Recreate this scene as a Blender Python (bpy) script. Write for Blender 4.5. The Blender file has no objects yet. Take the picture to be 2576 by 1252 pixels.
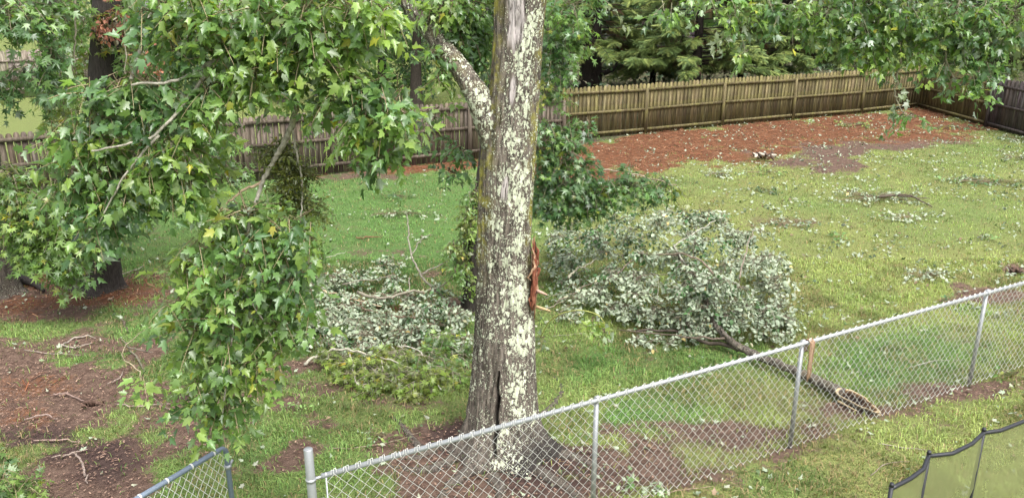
import bpy, math, random
import numpy as np
from mathutils import Vector, Matrix

R = math.radians
rng = np.random.default_rng(11)
random.seed(11)
S = bpy.context.scene
C = S.collection

# ------------------------------------------------------------------ camera
CAM_H, PITCH, FPX = 4.75, R(18.1), 2050.0        # photo measured on a 2576 x 1252 sheet
cd = bpy.data.cameras.new('camera')
cam = bpy.data.objects.new('camera', cd)
C.objects.link(cam)
cam.location = (0, 0, CAM_H)
cam.rotation_euler = (R(90) - PITCH, 0, 0)
cd.sensor_width = 36
cd.lens = FPX / 2576 * 36
cd.clip_start, cd.clip_end = 0.05, 2000
S.camera = cam

# ------------------------------------------------------------------ light
SUN_EL, SUN_AZ = R(62), R(150)                    # azimuth clockwise from +Y: behind the camera, to the right
w = bpy.data.worlds.new('World')
S.world = w
w.use_nodes = True
nt = w.node_tree
sky = nt.nodes.new('ShaderNodeTexSky')
sky.sky_type = 'NISHITA'
sky.sun_disc = False
sky.sun_elevation = SUN_EL
sky.sun_rotation = SUN_AZ
sky.air_density, sky.dust_density, sky.ozone_density = 1.0, 6.0, 1.0
hs = nt.nodes.new('ShaderNodeHueSaturation')      # overcast: the blue is washed out of the whole sky
hs.inputs['Saturation'].default_value = 0.22
nt.links.new(sky.outputs[0], hs.inputs['Color'])
bg = nt.nodes['Background']
nt.links.new(hs.outputs[0], bg.inputs['Color'])
bg.inputs['Strength'].default_value = 0.15
sl = bpy.data.lights.new('sun', 'SUN')
sl.energy, sl.angle, sl.color = 1.35, R(40), (1.0, 0.97, 0.92)
so = bpy.data.objects.new('sun', sl)
C.objects.link(so)
sd = Vector((math.sin(SUN_AZ) * math.cos(SUN_EL), math.cos(SUN_AZ) * math.cos(SUN_EL), math.sin(SUN_EL)))
so.rotation_euler = sd.to_track_quat('Z', 'Y').to_euler()
so.location = (0, 0, 30)
S.view_settings.view_transform = 'Standard'
S.view_settings.look = 'None'
S.view_settings.gamma = 1
S.view_settings.use_curve_mapping = False
S.view_settings.exposure = 1.38
S.render.engine = 'CYCLES'
S.cycles.max_bounces = 8
S.cycles.transparent_max_bounces = 12


# ------------------------------------------------------------------ helpers
def ray(u, v):
    x, y = (u - 1288) / FPX, -(v - 626) / FPX
    return np.array([x, math.cos(PITCH) + y * math.sin(PITCH), -math.sin(PITCH) + y * math.cos(PITCH)])


def G(u, v, z=0.0):
    """the point of the horizontal plane at height z seen at sheet position u, v"""
    d = ray(u, v)
    return np.array([0, 0, CAM_H]) + d * ((z - CAM_H) / d[2])


def P(u, v, Y):
    """the point at distance Y in front of the camera seen at u, v"""
    d = ray(u, v)
    return np.array([0, 0, CAM_H]) + d * (Y / d[1])


def proj(x, y, z):
    cy, cz = y, z - CAM_H
    dep = cy * math.cos(PITCH) - cz * math.sin(PITCH)
    up = cy * math.sin(PITCH) + cz * math.cos(PITCH)
    dep = np.where(np.abs(dep) < 1e-4, 1e-4, dep)
    return 1288 + FPX * x / dep, 626 - FPX * up / dep, dep


def nrm(a):
    return a / np.maximum(np.linalg.norm(a, axis=-1, keepdims=True), 1e-9)


def hash2(i, j, s):
    h = (i.astype(np.int64) * 374761393 + j.astype(np.int64) * 668265263 + s * 974634757) & 0x7fffffff
    h = ((h ^ (h >> 13)) * 1274126177) & 0x7fffffff
    return ((h ^ (h >> 16)) & 0xffff) / 65535.0


def vnoise(x, y, s=0):
    xi, yi = np.floor(x), np.floor(y)
    fx, fy = x - xi, y - yi
    fx, fy = fx * fx * (3 - 2 * fx), fy * fy * (3 - 2 * fy)
    a, b = hash2(xi, yi, s), hash2(xi + 1, yi, s)
    c, d = hash2(xi, yi + 1, s), hash2(xi + 1, yi + 1, s)
    return (a * (1 - fx) + b * fx) * (1 - fy) + (c * (1 - fx) + d * fx) * fy


def fbm(x, y, s=0, o=4):
    t, a, n = 0, 0.5, 0
    for k in range(o):
        t = t + a * vnoise(x * 2 ** k, y * 2 ** k, s + k * 17)
        n += a
        a *= 0.5
    return t / n


def sstep(a, b, x):
    t = np.clip((x - a) / (b - a), 0, 1)
    return t * t * (3 - 2 * t)


def tri_mesh(name, V, T, Col=None, smooth=False, mat=None):
    me = bpy.data.meshes.new(name)
    V = np.ascontiguousarray(V, dtype=np.float32)
    T = np.ascontiguousarray(T, dtype=np.int32)
    me.vertices.add(len(V))
    me.vertices.foreach_set('co', V.ravel())
    me.loops.add(T.size)
    me.loops.foreach_set('vertex_index', T.ravel())
    me.polygons.add(len(T))
    me.polygons.foreach_set('loop_start', np.arange(0, T.size, 3, dtype=np.int32))
    if smooth:
        me.polygons.foreach_set('use_smooth', np.ones(len(T), dtype=bool))
    me.update(calc_edges=True)
    if Col is not None:
        Col = np.asarray(Col, dtype=np.float32)
        if Col.shape[1] == 3:
            Col = np.concatenate([Col, np.ones((len(Col), 1), np.float32)], 1)
        ca = me.color_attributes.new('Col', 'FLOAT_COLOR', 'POINT')
        ca.data.foreach_set('color', np.ascontiguousarray(Col).ravel())
    if mat:
        me.materials.append(mat)
    return me


ORG = {}


def thing(name, label, cat, loc, group=None):
    o = bpy.data.objects.new(name, None)
    C.objects.link(o)
    o.location = loc
    o.empty_display_size = 0.2
    o['label'], o['category'] = label, cat
    if group:
        o['group'] = group
    ORG[o] = np.array(loc, dtype=float)
    return o


def link(name, me, parent=None, org=None):
    o = bpy.data.objects.new(name, me)
    C.objects.link(o)
    if parent is not None:
        o.parent = parent
        ORG[o] = ORG[parent]
    return o


class MB:
    """collects triangles in world coordinates; build() links them as one object"""
    def __init__(s):
        s.V, s.T, s.K, s.n = [], [], [], 0

    def add(s, V, T, col=None):
        V = np.asarray(V, float).reshape(-1, 3)
        s.V.append(V)
        s.T.append(np.asarray(T, int).reshape(-1, 3) + s.n)
        s.K.append(np.tile(np.asarray(col if col is not None else (1, 1, 1), float), (len(V), 1)) if col is None or np.ndim(col) == 1 else col)
        s.n += len(V)
        return s

    def tube(s, pts, rad, n=6, col=None, cap=True):
        V, T = tube(pts, rad, n, cap)
        return s.add(V, T, col)

    def box(s, c, sx, sy, sz, ax=(1, 0, 0), ay=(0, 1, 0), az=(0, 0, 1), col=None):
        c = np.asarray(c, float)
        ax, ay, az = (np.asarray(a, float) for a in (ax, ay, az))
        V = [c + ax * sx * i + ay * sy * j + az * sz * k for k in (-.5, .5) for j in (-.5, .5) for i in (-.5, .5)]
        T = [(0, 2, 1), (1, 2, 3), (4, 5, 6), (5, 7, 6), (0, 1, 4), (1, 5, 4), (2, 6, 3), (3, 6, 7), (0, 4, 2), (2, 4, 6), (1, 3, 5), (3, 7, 5)]
        return s.add(V, T, col)

    def build(s, name, mat, parent=None, smooth=False, loc=None):
        V = np.concatenate(s.V)
        if parent is not None:
            V = V - ORG[parent]
        elif loc is not None:
            V = V - np.asarray(loc)
        me = tri_mesh(name, V, np.concatenate(s.T), np.concatenate(s.K), smooth, mat)
        o = link(name, me, parent)
        if parent is None:
            if loc is not None:
                o.location = loc
            ORG[o] = np.array(loc if loc is not None else (0, 0, 0), float)
        return o


def tube(pts, rad, n=6, cap=True):
    pts = np.asarray(pts, float)
    m = len(pts)
    rad = np.broadcast_to(np.asarray(rad, float), (m,)) if np.ndim(rad) < 2 else rad
    tan = nrm(np.gradient(pts, axis=0))
    up = np.array([0, 0, 1.0]) if abs(tan[0][2]) < .9 else np.array([1.0, 0, 0])
    V = np.zeros((m, n, 3))
    a = np.cross(tan[0], up)
    a /= np.linalg.norm(a)
    th = np.arange(n) * 2 * math.pi / n
    for i in range(m):
        a = a - tan[i] * np.dot(a, tan[i])
        a /= np.linalg.norm(a)
        b = np.cross(tan[i], a)
        V[i] = pts[i] + rad[i] * (np.cos(th)[:, None] * a + np.sin(th)[:, None] * b)
    T = []
    for i in range(m - 1):
        for j in range(n):
            p, q = i * n + j, i * n + (j + 1) % n
            T += [(p, q, q + n), (p, q + n, p + n)]
    V = V.reshape(-1, 3)
    if cap:
        V = np.concatenate([V, pts[:1], pts[-1:]])
        k = m * n
        for j in range(n):
            T.append((k, (j + 1) % n, j))
            T.append((k + 1, (m - 1) * n + j, (m - 1) * n + (j + 1) % n))
    return V, np.array(T)


def smooth_path(pts, k=5, jit=0.0):
    """Catmull-Rom through the points, k steps per span"""
    p = np.asarray(pts, float)
    q = np.concatenate([[2 * p[0] - p[1]], p, [2 * p[-1] - p[-2]]])
    out = []
    for i in range(1, len(q) - 2):
        for t in np.arange(k) / k:
            a, b, c, d = q[i - 1], q[i], q[i + 1], q[i + 2]
            out.append(0.5 * (2 * b + (c - a) * t + (2 * a - 5 * b + 4 * c - d) * t * t + (3 * b - a - 3 * c + d) * t ** 3))
    out.append(p[-1])
    out = np.array(out)
    if jit:
        out[1:-1] += rng.normal(0, jit, (len(out) - 2, 3))
    return out


def taper(n, a, b):
    return np.linspace(a, b, n)


# ------------------------------------------------------------------ materials
def mat(name):
    m = bpy.data.materials.new(name)
    m.use_nodes = True
    return m, m.node_tree, m.node_tree.nodes['Principled BSDF']


class N:
    """small node-building helper"""
    def __init__(s, t):
        s.t = t

    def new(s, typ, **kw):
        n = s.t.nodes.new(typ)
        for k, v in kw.items():
            if k in n.inputs.keys():
                s.set(n.inputs[k], v)
            else:
                setattr(n, k, v)
        return n

    def set(s, sock, v):
        if isinstance(v, bpy.types.NodeSocket):
            s.t.links.new(v, sock)
        else:
            sock.default_value = v

    def coord(s, scale=(1, 1, 1), kind='Object'):
        tc = s.t.nodes.new('ShaderNodeTexCoord')
        mp = s.t.nodes.new('ShaderNodeMapping')
        s.t.links.new(tc.outputs[kind], mp.inputs[0])
        mp.inputs['Scale'].default_value = scale
        return mp.outputs[0]

    def noise(s, vec, scale, detail=4, rough=.55):
        n = s.new('ShaderNodeTexNoise', Scale=scale, Detail=detail, Roughness=rough)
        s.t.links.new(vec, n.inputs['Vector'])
        return n.outputs[0]

    def vor(s, vec, scale, feature='F1', out=0, rand=1.0):
        n = s.new('ShaderNodeTexVoronoi', feature=feature, Scale=scale, Randomness=rand)
        s.t.links.new(vec, n.inputs['Vector'])
        return n.outputs[out]

    def ramp(s, fac, a, b, lo=0.0, hi=1.0):
        n = s.new('ShaderNodeMapRange', clamp=True)
        n.interpolation_type = 'SMOOTHSTEP'
        for k, v in zip((0, 1, 2, 3, 4), (fac, a, b, lo, hi)):
            s.set(n.inputs[k], v)
        return n.outputs[0]

    def math(s, op, a, b=0.0):
        n = s.new('ShaderNodeMath', operation=op)
        s.set(n.inputs[0], a)
        s.set(n.inputs[1], b)
        return n.outputs[0]

    def mix(s, fac, a, b, blend='MIX'):
        n = s.new('ShaderNodeMix', data_type='RGBA', blend_type=blend)
        s.set(n.inputs[0], fac)
        for i, v in ((6, a), (7, b)):
            if isinstance(v, tuple) and len(v) == 3:
                v = v + (1,)
            s.set(n.inputs[i], v)
        return n.outputs[2]

    def bump(s, height, strength, dist, bsdf):
        n = s.new('ShaderNodeBump', Strength=strength, Distance=dist)
        s.t.links.new(height, n.inputs['Height'])
        s.t.links.new(n.outputs[0], bsdf.inputs['Normal'])


def leaf_mat(name, per_object, back=(0.50, 0.57, 0.47), backmix=.62, rough=.42, trans=.45, spec=.35):
    m, t, b = mat(name)
    k = N(t)
    if per_object:
        col = t.nodes.new('ShaderNodeObjectInfo').outputs['Color']
    else:
        a = t.nodes.new('ShaderNodeVertexColor')
        a.layer_name = 'Col'
        col = a.outputs[0]
    vein = k.noise(k.coord((1, 1, 1), 'Object'), 40 if not per_object else 3, 2)
    col = k.mix(k.ramp(vein, .3, .7, 0, .25), col, k.mix(1, col, (1.25, 1.2, 1.0), 'MULTIPLY'))
    geo = t.nodes.new('ShaderNodeNewGeometry')
    both = k.mix(geo.outputs['Backfacing'], col, k.mix(backmix, col, back))
    t.links.new(both, b.inputs['Base Color'])
    b.inputs['Roughness'].default_value = rough
    b.inputs['Specular IOR Level'].default_value = spec
    tr = t.nodes.new('ShaderNodeBsdfTranslucent')
    t.links.new(k.mix(1, col, (1.5, 1.6, .7), 'MULTIPLY'), tr.inputs[0])
    mx = k.new('ShaderNodeMixShader')
    mx.inputs[0].default_value = trans
    t.links.new(b.outputs[0], mx.inputs[1])
    t.links.new(tr.outputs[0], mx.inputs[2])
    t.links.new(mx.outputs[0], t.nodes['Material Output'].inputs[0])
    return m


M = {}
M['leaf_o'] = leaf_mat('leaf_single', True, rough=.30, spec=.65)
M['leaf'] = leaf_mat('leaf_mass', False, rough=.30, spec=.65)
M['dull_o'] = leaf_mat('wilted_leaf_single', True, back=(.40, .455, .345), backmix=.60, trans=.15, rough=.6)
M['dull'] = leaf_mat('wilted_leaf_mass', False, back=(.40, .455, .345), backmix=.60, trans=.15, rough=.6)
M['needle'] = leaf_mat('needle', False, backmix=.1, trans=.15, rough=.6, spec=.2)
M['blade'] = leaf_mat('grass_blade', False, backmix=.0, trans=.3, rough=.6, spec=.2)


def attr_mat(name, rough=.85, nscale=30, nmix=.45, bump=.4, bdist=.01, stretch=(1, 1, 1), spec=.25):
    """vertex colour of the thing itself, mottled by noise"""
    m, t, b = mat(name)
    k = N(t)
    a = t.nodes.new('ShaderNodeVertexColor')
    a.layer_name = 'Col'
    n = k.noise(k.coord(stretch), nscale, 6, .65)
    col = k.mix(nmix, a.outputs[0], k.mix(k.ramp(n, .3, .7), k.mix(1, a.outputs[0], (.45, .43, .4), 'MULTIPLY'), k.mix(1, a.outputs[0], (1.5, 1.5, 1.45), 'MULTIPLY')))
    t.links.new(col, b.inputs['Base Color'])
    b.inputs['Roughness'].default_value = rough
    b.inputs['Specular IOR Level'].default_value = spec
    k.bump(n, bump, bdist, b)
    return m


M['twig'] = attr_mat('twig_bark', nscale=60)
M['debris'] = attr_mat('debris', nscale=50, bump=.2)
M['branch'] = attr_mat('branch_bark', nscale=35, nmix=.7, bump=.7, bdist=.008)
M['darkbark'] = attr_mat('dark_bark', nscale=14, nmix=.8, bump=1.0, bdist=.03, stretch=(3, 3, .5))
M['rawwood'] = attr_mat('raw_wood', nscale=25, nmix=.75, bump=.8, bdist=.01, stretch=(4, 4, .6))


def lichen_bark():
    m, t, b = mat('lichen_bark')
    k = N(t)
    v = k.coord((1, 1, 1))
    vs = k.coord((6, 6, 1.1))
    ridge = k.noise(vs, 5.5, 6, .65)
    grain = k.noise(k.coord((9, 9, 2.2)), 9, 5, .7)
    base = k.mix(k.ramp(ridge, .35, .66), (.048, .040, .033), (.185, .155, .128))
    base = k.mix(k.ramp(grain, .5, .75, 0, .5), base, (.33, .30, .27))
    # broad moss streaks
    a = t.nodes.new('ShaderNodeVertexColor')
    a.layer_name = 'Col'                                   # R lichen cover, G moss cover, B damp black foot
    sp = t.nodes.new('ShaderNodeSeparateColor')
    t.links.new(a.outputs[0], sp.inputs[0])
    mn = k.noise(v, 7, 5, .65)
    moss = k.math('MULTIPLY', k.ramp(mn, .42, .66), sp.outputs[1])
    mc = k.mix(k.noise(v, 30, 3), (.19, .175, .03), (.36, .34, .07))
    col = k.mix(moss, base, mc)
    # damp foot
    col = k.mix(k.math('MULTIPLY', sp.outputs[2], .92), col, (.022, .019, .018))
    # lichen: rosettes of two sizes, thresholded by the cover map
    wv = k.new('ShaderNodeVectorMath', operation='ADD')
    t.links.new(k.coord((1, 1, .62)), wv.inputs[0])
    nz = k.new('ShaderNodeTexNoise', Scale=28.0, Detail=3.0)
    t.links.new(v, nz.inputs['Vector'])
    sc = k.new('ShaderNodeVectorMath', operation='SCALE')
    t.links.new(nz.outputs[1], sc.inputs[0])
    sc.inputs['Scale'].default_value = .05
    t.links.new(sc.outputs[0], wv.inputs[1])
    d1 = k.vor(wv.outputs[0], 26)
    d2 = k.vor(wv.outputs[0], 58)
    big = k.noise(v, 4.2, 4, .6)
    cover = k.math('MULTIPLY', k.ramp(big, .32, .62, .42, 1.0), sp.outputs[0])
    crack = k.ramp(ridge, .25, .36)
    th1 = k.ramp(cover, 0, 1, .0, .66)
    s1 = k.ramp(k.math('SUBTRACT', th1, d1), -.02, .05)
    th2 = k.ramp(cover, 0, 1, .14, .50)
    s2 = k.ramp(k.math('SUBTRACT', th2, d2), -.02, .05)
    li = k.math('MULTIPLY', k.math('MAXIMUM', s1, s2), crack)
    lc = k.mix(k.noise(v, 16, 3), (.50, .53, .37), (.65, .68, .56))
    lc = k.mix(k.ramp(k.noise(v, 55, 2), .45, .65, 0, .5), lc, (.36, .38, .26))
    col = k.mix(li, col, lc)
    bare = k.math('MULTIPLY', k.math('SUBTRACT', 1.0, a.outputs[1]), k.ramp(ridge, .34, .5))
    col = k.mix(k.math('MULTIPLY', bare, .85), col, (.52, .47, .46))
    t.links.new(col, b.inputs['Base Color'])
    b.inputs['Roughness'].default_value = .9
    b.inputs['Specular IOR Level'].default_value = .2
    h = k.math('ADD', k.math('MULTIPLY', ridge, 1.0), k.math('MULTIPLY', k.math('MULTIPLY', li, k.noise(v, 70, 2)), .5))
    k.bump(h, .9, .03, b)
    return m


M['lichen'] = lichen_bark()


def fence_wood(name, mossy):
    """per-picket colour comes from the object colour"""
    m, t, b = mat(name)
    k = N(t)
    oi = t.nodes.new('ShaderNodeObjectInfo')
    rnd = k.new('ShaderNodeVectorMath', operation='ADD')
    t.links.new(k.coord((9, 9, .9)), rnd.inputs[0])
    cx = k.new('ShaderNodeCombineXYZ')
    t.links.new(k.math('MULTIPLY', oi.outputs['Random'], 37.0), cx.inputs[0])
    t.links.new(k.math('MULTIPLY', oi.outputs['Random'], 91.0), cx.inputs[2])
    t.links.new(cx.outputs[0], rnd.inputs[1])
    g = k.noise(rnd.outputs[0], 2.2, 6, .7)
    col = k.mix(k.ramp(g, .3, .72), k.mix(1, oi.outputs['Color'], (.42, .38, .34), 'MULTIPLY'), k.mix(1, oi.outputs['Color'], (1.35, 1.35, 1.35), 'MULTIPLY'))
    # dark run-off stains in vertical tongues
    st = k.noise(rnd.outputs[0], .9, 3, .5)
    col = k.mix(k.ramp(st, .55, .72, 0, .6), col, (.04, .032, .022))
    if mossy:
        al = k.noise(k.coord((1.3, 1.3, 1.0)), 2.5, 4, .6)
        col = k.mix(k.ramp(al, .42, .7, 0, .55), col, (.17, .16, .045))
    t.links.new(col, b.inputs['Base Color'])
    b.inputs['Roughness'].default_value = .85
    b.inputs['Specular IOR Level'].default_value = .2
    k.bump(g, .6, .006, b)
    return m


M['fence_brown'] = fence_wood('weathered_brown_wood', False)
M['fence_moss'] = fence_wood('mossy_wood', True)


def ground_mat():
    m, t, b = mat('yard_ground')
    k = N(t)
    a = t.nodes.new('ShaderNodeVertexColor')
    a.layer_name = 'Col'                                   # R soil, G straw, B yellow grass, A wet patches and darkened litter
    sp = t.nodes.new('ShaderNodeSeparateColor')
    t.links.new(a.outputs[0], sp.inputs[0])
    v = k.coord()
    fine = k.noise(v, 45, 6, .75)
    mid = k.noise(v, 9, 5, .65)
    grit = k.vor(v, 55)
    g1 = k.mix(sp.outputs[2], (.080, .150, .045), (.165, .190, .068))
    grass = k.mix(k.ramp(fine, .3, .7), k.mix(1, g1, (.45, .5, .45), 'MULTIPLY'), k.mix(1, g1, (1.4, 1.3, 1.2), 'MULTIPLY'))
    grass = k.mix(k.ramp(mid, .52, .75, 0, .5), grass, (.12, .09, .05))
    soil = k.mix(k.ramp(mid, .3, .7), (.068, .041, .031), (.135, .090, .068))
    soil = k.mix(k.ramp(grit, .0, .5, .3, 0), soil, (.20, .14, .105))
    soil = k.mix(k.ramp(fine, .55, .75, 0, .55), soil, (.04, .026, .022))
    soil = k.mix(k.math('MULTIPLY', a.outputs[1], .75), soil, (.035, .022, .022))
    straw = k.mix(k.ramp(fine, .3, .7), (.070, .031, .016), (.185, .080, .038))
    straw = k.mix(k.ramp(mid, .5, .7, 0, .6), straw, (.17, .10, .068))
    ms = k.ramp(k.math('ADD', sp.outputs[0], k.math('MULTIPLY', k.math('ADD', k.math('SUBTRACT', fine, .5), k.math('SUBTRACT', mid, .5)), 1.1)), .3, .65)
    grass = k.mix(k.ramp(k.noise(v, 2.6, 5, .7), .50, .70, 0, .5), grass, k.mix(fine, (.055, .075, .028), (.20, .17, .085)))
    col = k.mix(ms, grass, soil)
    mw = k.ramp(k.math('ADD', sp.outputs[1], k.math('MULTIPLY', k.math('ADD', k.math('SUBTRACT', fine, .5), k.math('SUBTRACT', mid, .5)), 1.1)), .3, .65)
    col = k.mix(mw, col, straw)
    t.links.new(col, b.inputs['Base Color'])
    b.inputs['Roughness'].default_value = .95
    b.inputs['Specular IOR Level'].default_value = .15
    k.bump(k.math('ADD', fine, grit), .8, .02, b)
    return m


M['ground'] = ground_mat()


def metal(name, col, rough, metallic, var=.25):
    m, t, b = mat(name)
    k = N(t)
    n = k.noise(k.coord(), 22, 5, .65)
    t.links.new(k.mix(k.ramp(n, .3, .7, 0, var), col, tuple(c * .55 for c in col)), b.inputs['Base Color'])
    t.links.new(k.ramp(n, .2, .8, rough - .08, rough + .15), b.inputs['Roughness'])
    b.inputs['Metallic'].default_value = metallic
    return m


M['galv'] = metal('galvanised_steel', (.36, .375, .39), .42, .55)
M['wire'] = metal('galvanised_wire', (.66, .66, .63), .45, .2)
M['bluegrey'] = metal('blue_grey_steel', (.17, .21, .27), .4, .3)
M['black'] = metal('black_plastic', (.012, .013, .018), .45, 0)


def net_mat():
    m, t, b = mat('black_netting')
    k = N(t)
    b.inputs['Base Color'].default_value = (.150, .165, .070, 1)  # black mesh given an olive base for the light it scatters
    b.inputs['Roughness'].default_value = .6
    n = k.noise(k.coord(), 1.6, 4, .6)
    tr = t.nodes.new('ShaderNodeBsdfTransparent')
    mx = k.new('ShaderNodeMixShader')
    t.links.new(k.ramp(n, .35, .65, .62, .86), mx.inputs[0])      # threads close up a share of the view
    t.links.new(tr.outputs[0], mx.inputs[1])
    t.links.new(b.outputs[0], mx.inputs[2])
    t.links.new(mx.outputs[0], t.nodes['Material Output'].inputs[0])
    return m


M['net'] = net_mat()
M['cloth'] = attr_mat('brown_strip', nscale=30, nmix=.6, stretch=(8, 8, 1))

# ------------------------------------------------------------------ ground masks
# patches: u, v, half-width, half-height on the sheet, strength
SOIL = [(200, 742, 250, 55, .95), (60, 760, 130, 45, .9), (120, 1000, 250, 105, 1.15), (40, 930, 160, 60, 1.0), (230, 1180, 130, 110, 1.15), (210, 865, 120, 30, .75), (420, 985, 130, 40, .85),
        (520, 1075, 90, 35, .8), (590, 1000, 100, 30, .5), (800, 915, 90, 22, .8), (840, 965, 130, 22, .65), (1010, 1010, 120, 22, .55),
        (1130, 1130, 160, 60, 1.05), (1230, 1215, 260, 70, 1.2), (1480, 1150, 190, 62, 1.1), (1620, 1180, 170, 60, .95), (1880, 1085, 230, 45, .95),
        (2160, 1030, 170, 30, .8), (2000, 1130, 110, 30, .75), (2400, 975, 190, 24, .85), (2090, 385, 100, 40, 1.1), (2265, 357, 80, 18, 1.1), (2010, 405, 70, 18, .8),
        (1960, 555, 90, 18, .5), (2480, 745, 130, 24, .85), (2550, 680, 30, 18, 1), (2420, 718, 40, 12, .8), (2400, 350, 60, 10, .7), (920, 438, 120, 12, .7),
        (250, 715, 60, 25, .9), (1440, 1230, 80, 40, .9), (660, 1050, 70, 18, .5), (1900, 385, 40, 14, .9)]
STRAW = [(200, 735, 260, 58, .62), (60, 760, 130, 45, .6), (350, 715, 100, 40, .55), (1420, 425, 150, 45, 1.2), (1560, 385, 160, 45, 1.2), (1700, 352, 160, 38, 1.25),
         (1850, 345, 150, 38, 1.2), (1990, 325, 170, 30, 1.2), (2150, 308, 150, 24, 1.2), (2300, 295, 90, 26, 1.2), (2420, 320, 90, 20, .9), (2330, 340, 150, 20, .7),
         (1800, 385, 160, 25, .85), (2120, 335, 160, 22, .9), (960, 418, 230, 14, 1.0), (1150, 412, 90, 14, .9), (900, 760, 120, 26, .5), (1050, 780, 110, 22, .5), (760, 430, 90, 14, .8),
         (30, 1030, 120, 40, .5), (80, 960, 140, 40, .5)]
GREENER = [(1000, 560, 330, 130), (1700, 900, 260, 60), (1700, 1040, 150, 60), (1950, 1220, 180, 50), (2300, 900, 200, 80)]
DAMP = [(90, 1100, 160, 40), (270, 1160, 80, 60), (470, 990, 80, 25), (1160, 1100, 80, 50), (1400, 1200, 120, 60), (560, 1075, 60, 25)]


def field(lst, u, v, x, y, s, soft=.6):
    out = np.zeros_like(u)
    n = fbm(x * 1.3, y * 1.3, s, 5) - .5
    n2 = fbm(x * 5, y * 5, s + 5, 3) - .5
    for e in lst:
        d = np.sqrt(((u - e[0]) / e[2]) ** 2 + ((v - e[1]) / e[3]) ** 2)
        k = e[4] if len(e) > 4 else 1.0
        out = np.maximum(out, k * sstep(1 + soft, 1 - soft, d + n * 1.5 + n2 * 1.0))
    return out


# beyond the boarded fence the ground is woodland litter on the right, rough lawn on the left
FL = [G(-190, 527), G(920, 428), G(1182, 402), G(1400, 377)]
FR = [G(1413, 352), G(1622, 335), G(1815, 315), G(1993, 300), G(2165, 285), G(2307, 270)]


def behind(x, y):
    lx = np.array([p[0] for p in (FL[0], FL[1], FL[2], FL[3], FR[1], FR[3], FR[5])])
    ly = np.array([p[1] for p in (FL[0], FL[1], FL[2], FL[3], FR[1], FR[3], FR[5])])
    return y > np.interp(x, lx, ly) + .1


def masks(x, y):
    u, v, dep = proj(x, y, 0 * x)
    soil = field(SOIL, u, v, x, y, 3)
    straw = field(STRAW, u, v, x, y, 40)
    green = field(GREENER, u, v, x, y, 80, .6)
    damp = field(DAMP, u, v, x, y, 21, .5)
    big = fbm(x * .45, y * .45, 60, 4)
    yel = np.clip(sstep(700, 1700, u) * .75 + sstep(700, 1050, v) * .25 + (big - .5) * 1.2 - green * .8 + .12, 0, 1)
    thin = sstep(.52, .75, fbm(x * 2.2, y * 2.2, 90, 4)) * np.where(u < 1280, .8, .38) * sstep(330, 800, v)
    soil = np.maximum(soil, thin)
    straw = straw * (.62 + .75 * fbm(x * 1.6, y * 1.6, 140, 4))
    bh = behind(x, y)
    litter = sstep(-3, 3, x - (y - 26) * .1 + 2) * bh
    soil = np.where(bh, np.maximum(litter * .55, .1), soil)
    damp = np.where(bh, litter * .9, damp)  # woodland litter behind the fence is toned darker through this channel
    straw = np.where(bh, litter * .15, straw)
    yel = np.where(bh, .75 - .6 * litter, yel)
    return soil, straw, yel, damp


# ------------------------------------------------------------------ the ground: one sheet, fine where it is seen
gx = np.concatenate([[-400, -200, -120, -80, -55, -40, -30], np.arange(-24, 27.01, .13), [32, 42, 60, 90, 140, 220, 400]])
gy = np.concatenate([[-60, -20, -5, 0, 2.5], np.arange(4, 40.01, .13), [43, 47, 52, 60, 70, 85, 110, 150, 220, 400, 700]])
X, Y = np.meshgrid(gx, gy)
so_, st_, ye_, da_ = masks(X, Y)
Z = (fbm(X * .8, Y * .8, 5, 3) - .5) * .05 + (fbm(X * 6, Y * 6, 9, 2) - .5) * .025 - .02
Z = np.where((np.abs(X) > 26) | (Y > 40), -.02, Z)
V = np.stack([X, Y, Z], -1).reshape(-1, 3)
nx, ny = len(gx), len(gy)
ii = (np.arange(ny - 1)[:, None] * nx + np.arange(nx - 1)[None]).ravel()
T = np.concatenate([np.stack([ii, ii + 1, ii + nx + 1], 1), np.stack([ii, ii + nx + 1, ii + nx], 1)])
lawn = link('lawn', tri_mesh('lawn', V, T, np.stack([so_, st_, ye_, da_], -1).reshape(-1, 4), True, M['ground']))
lawn['kind'] = 'structure'
lawn['label'] = 'storm littered back yard lawn with bare soil and reddish straw patches'


def in_view(x, y, m=90):
    u, v, d = proj(x, y, 0 * x)
    return (d > 1) & (u > -m * 5) & (u < 2576 + m * 6) & (v > -20) & (v < 1252 + m * 2)


# grass blades
def scatter(n, x0, x1, y0, y1):
    x, y = rng.uniform(x0, x1, n), rng.uniform(y0, y1, n)
    k = in_view(x, y)
    return x[k], y[k]


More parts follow.
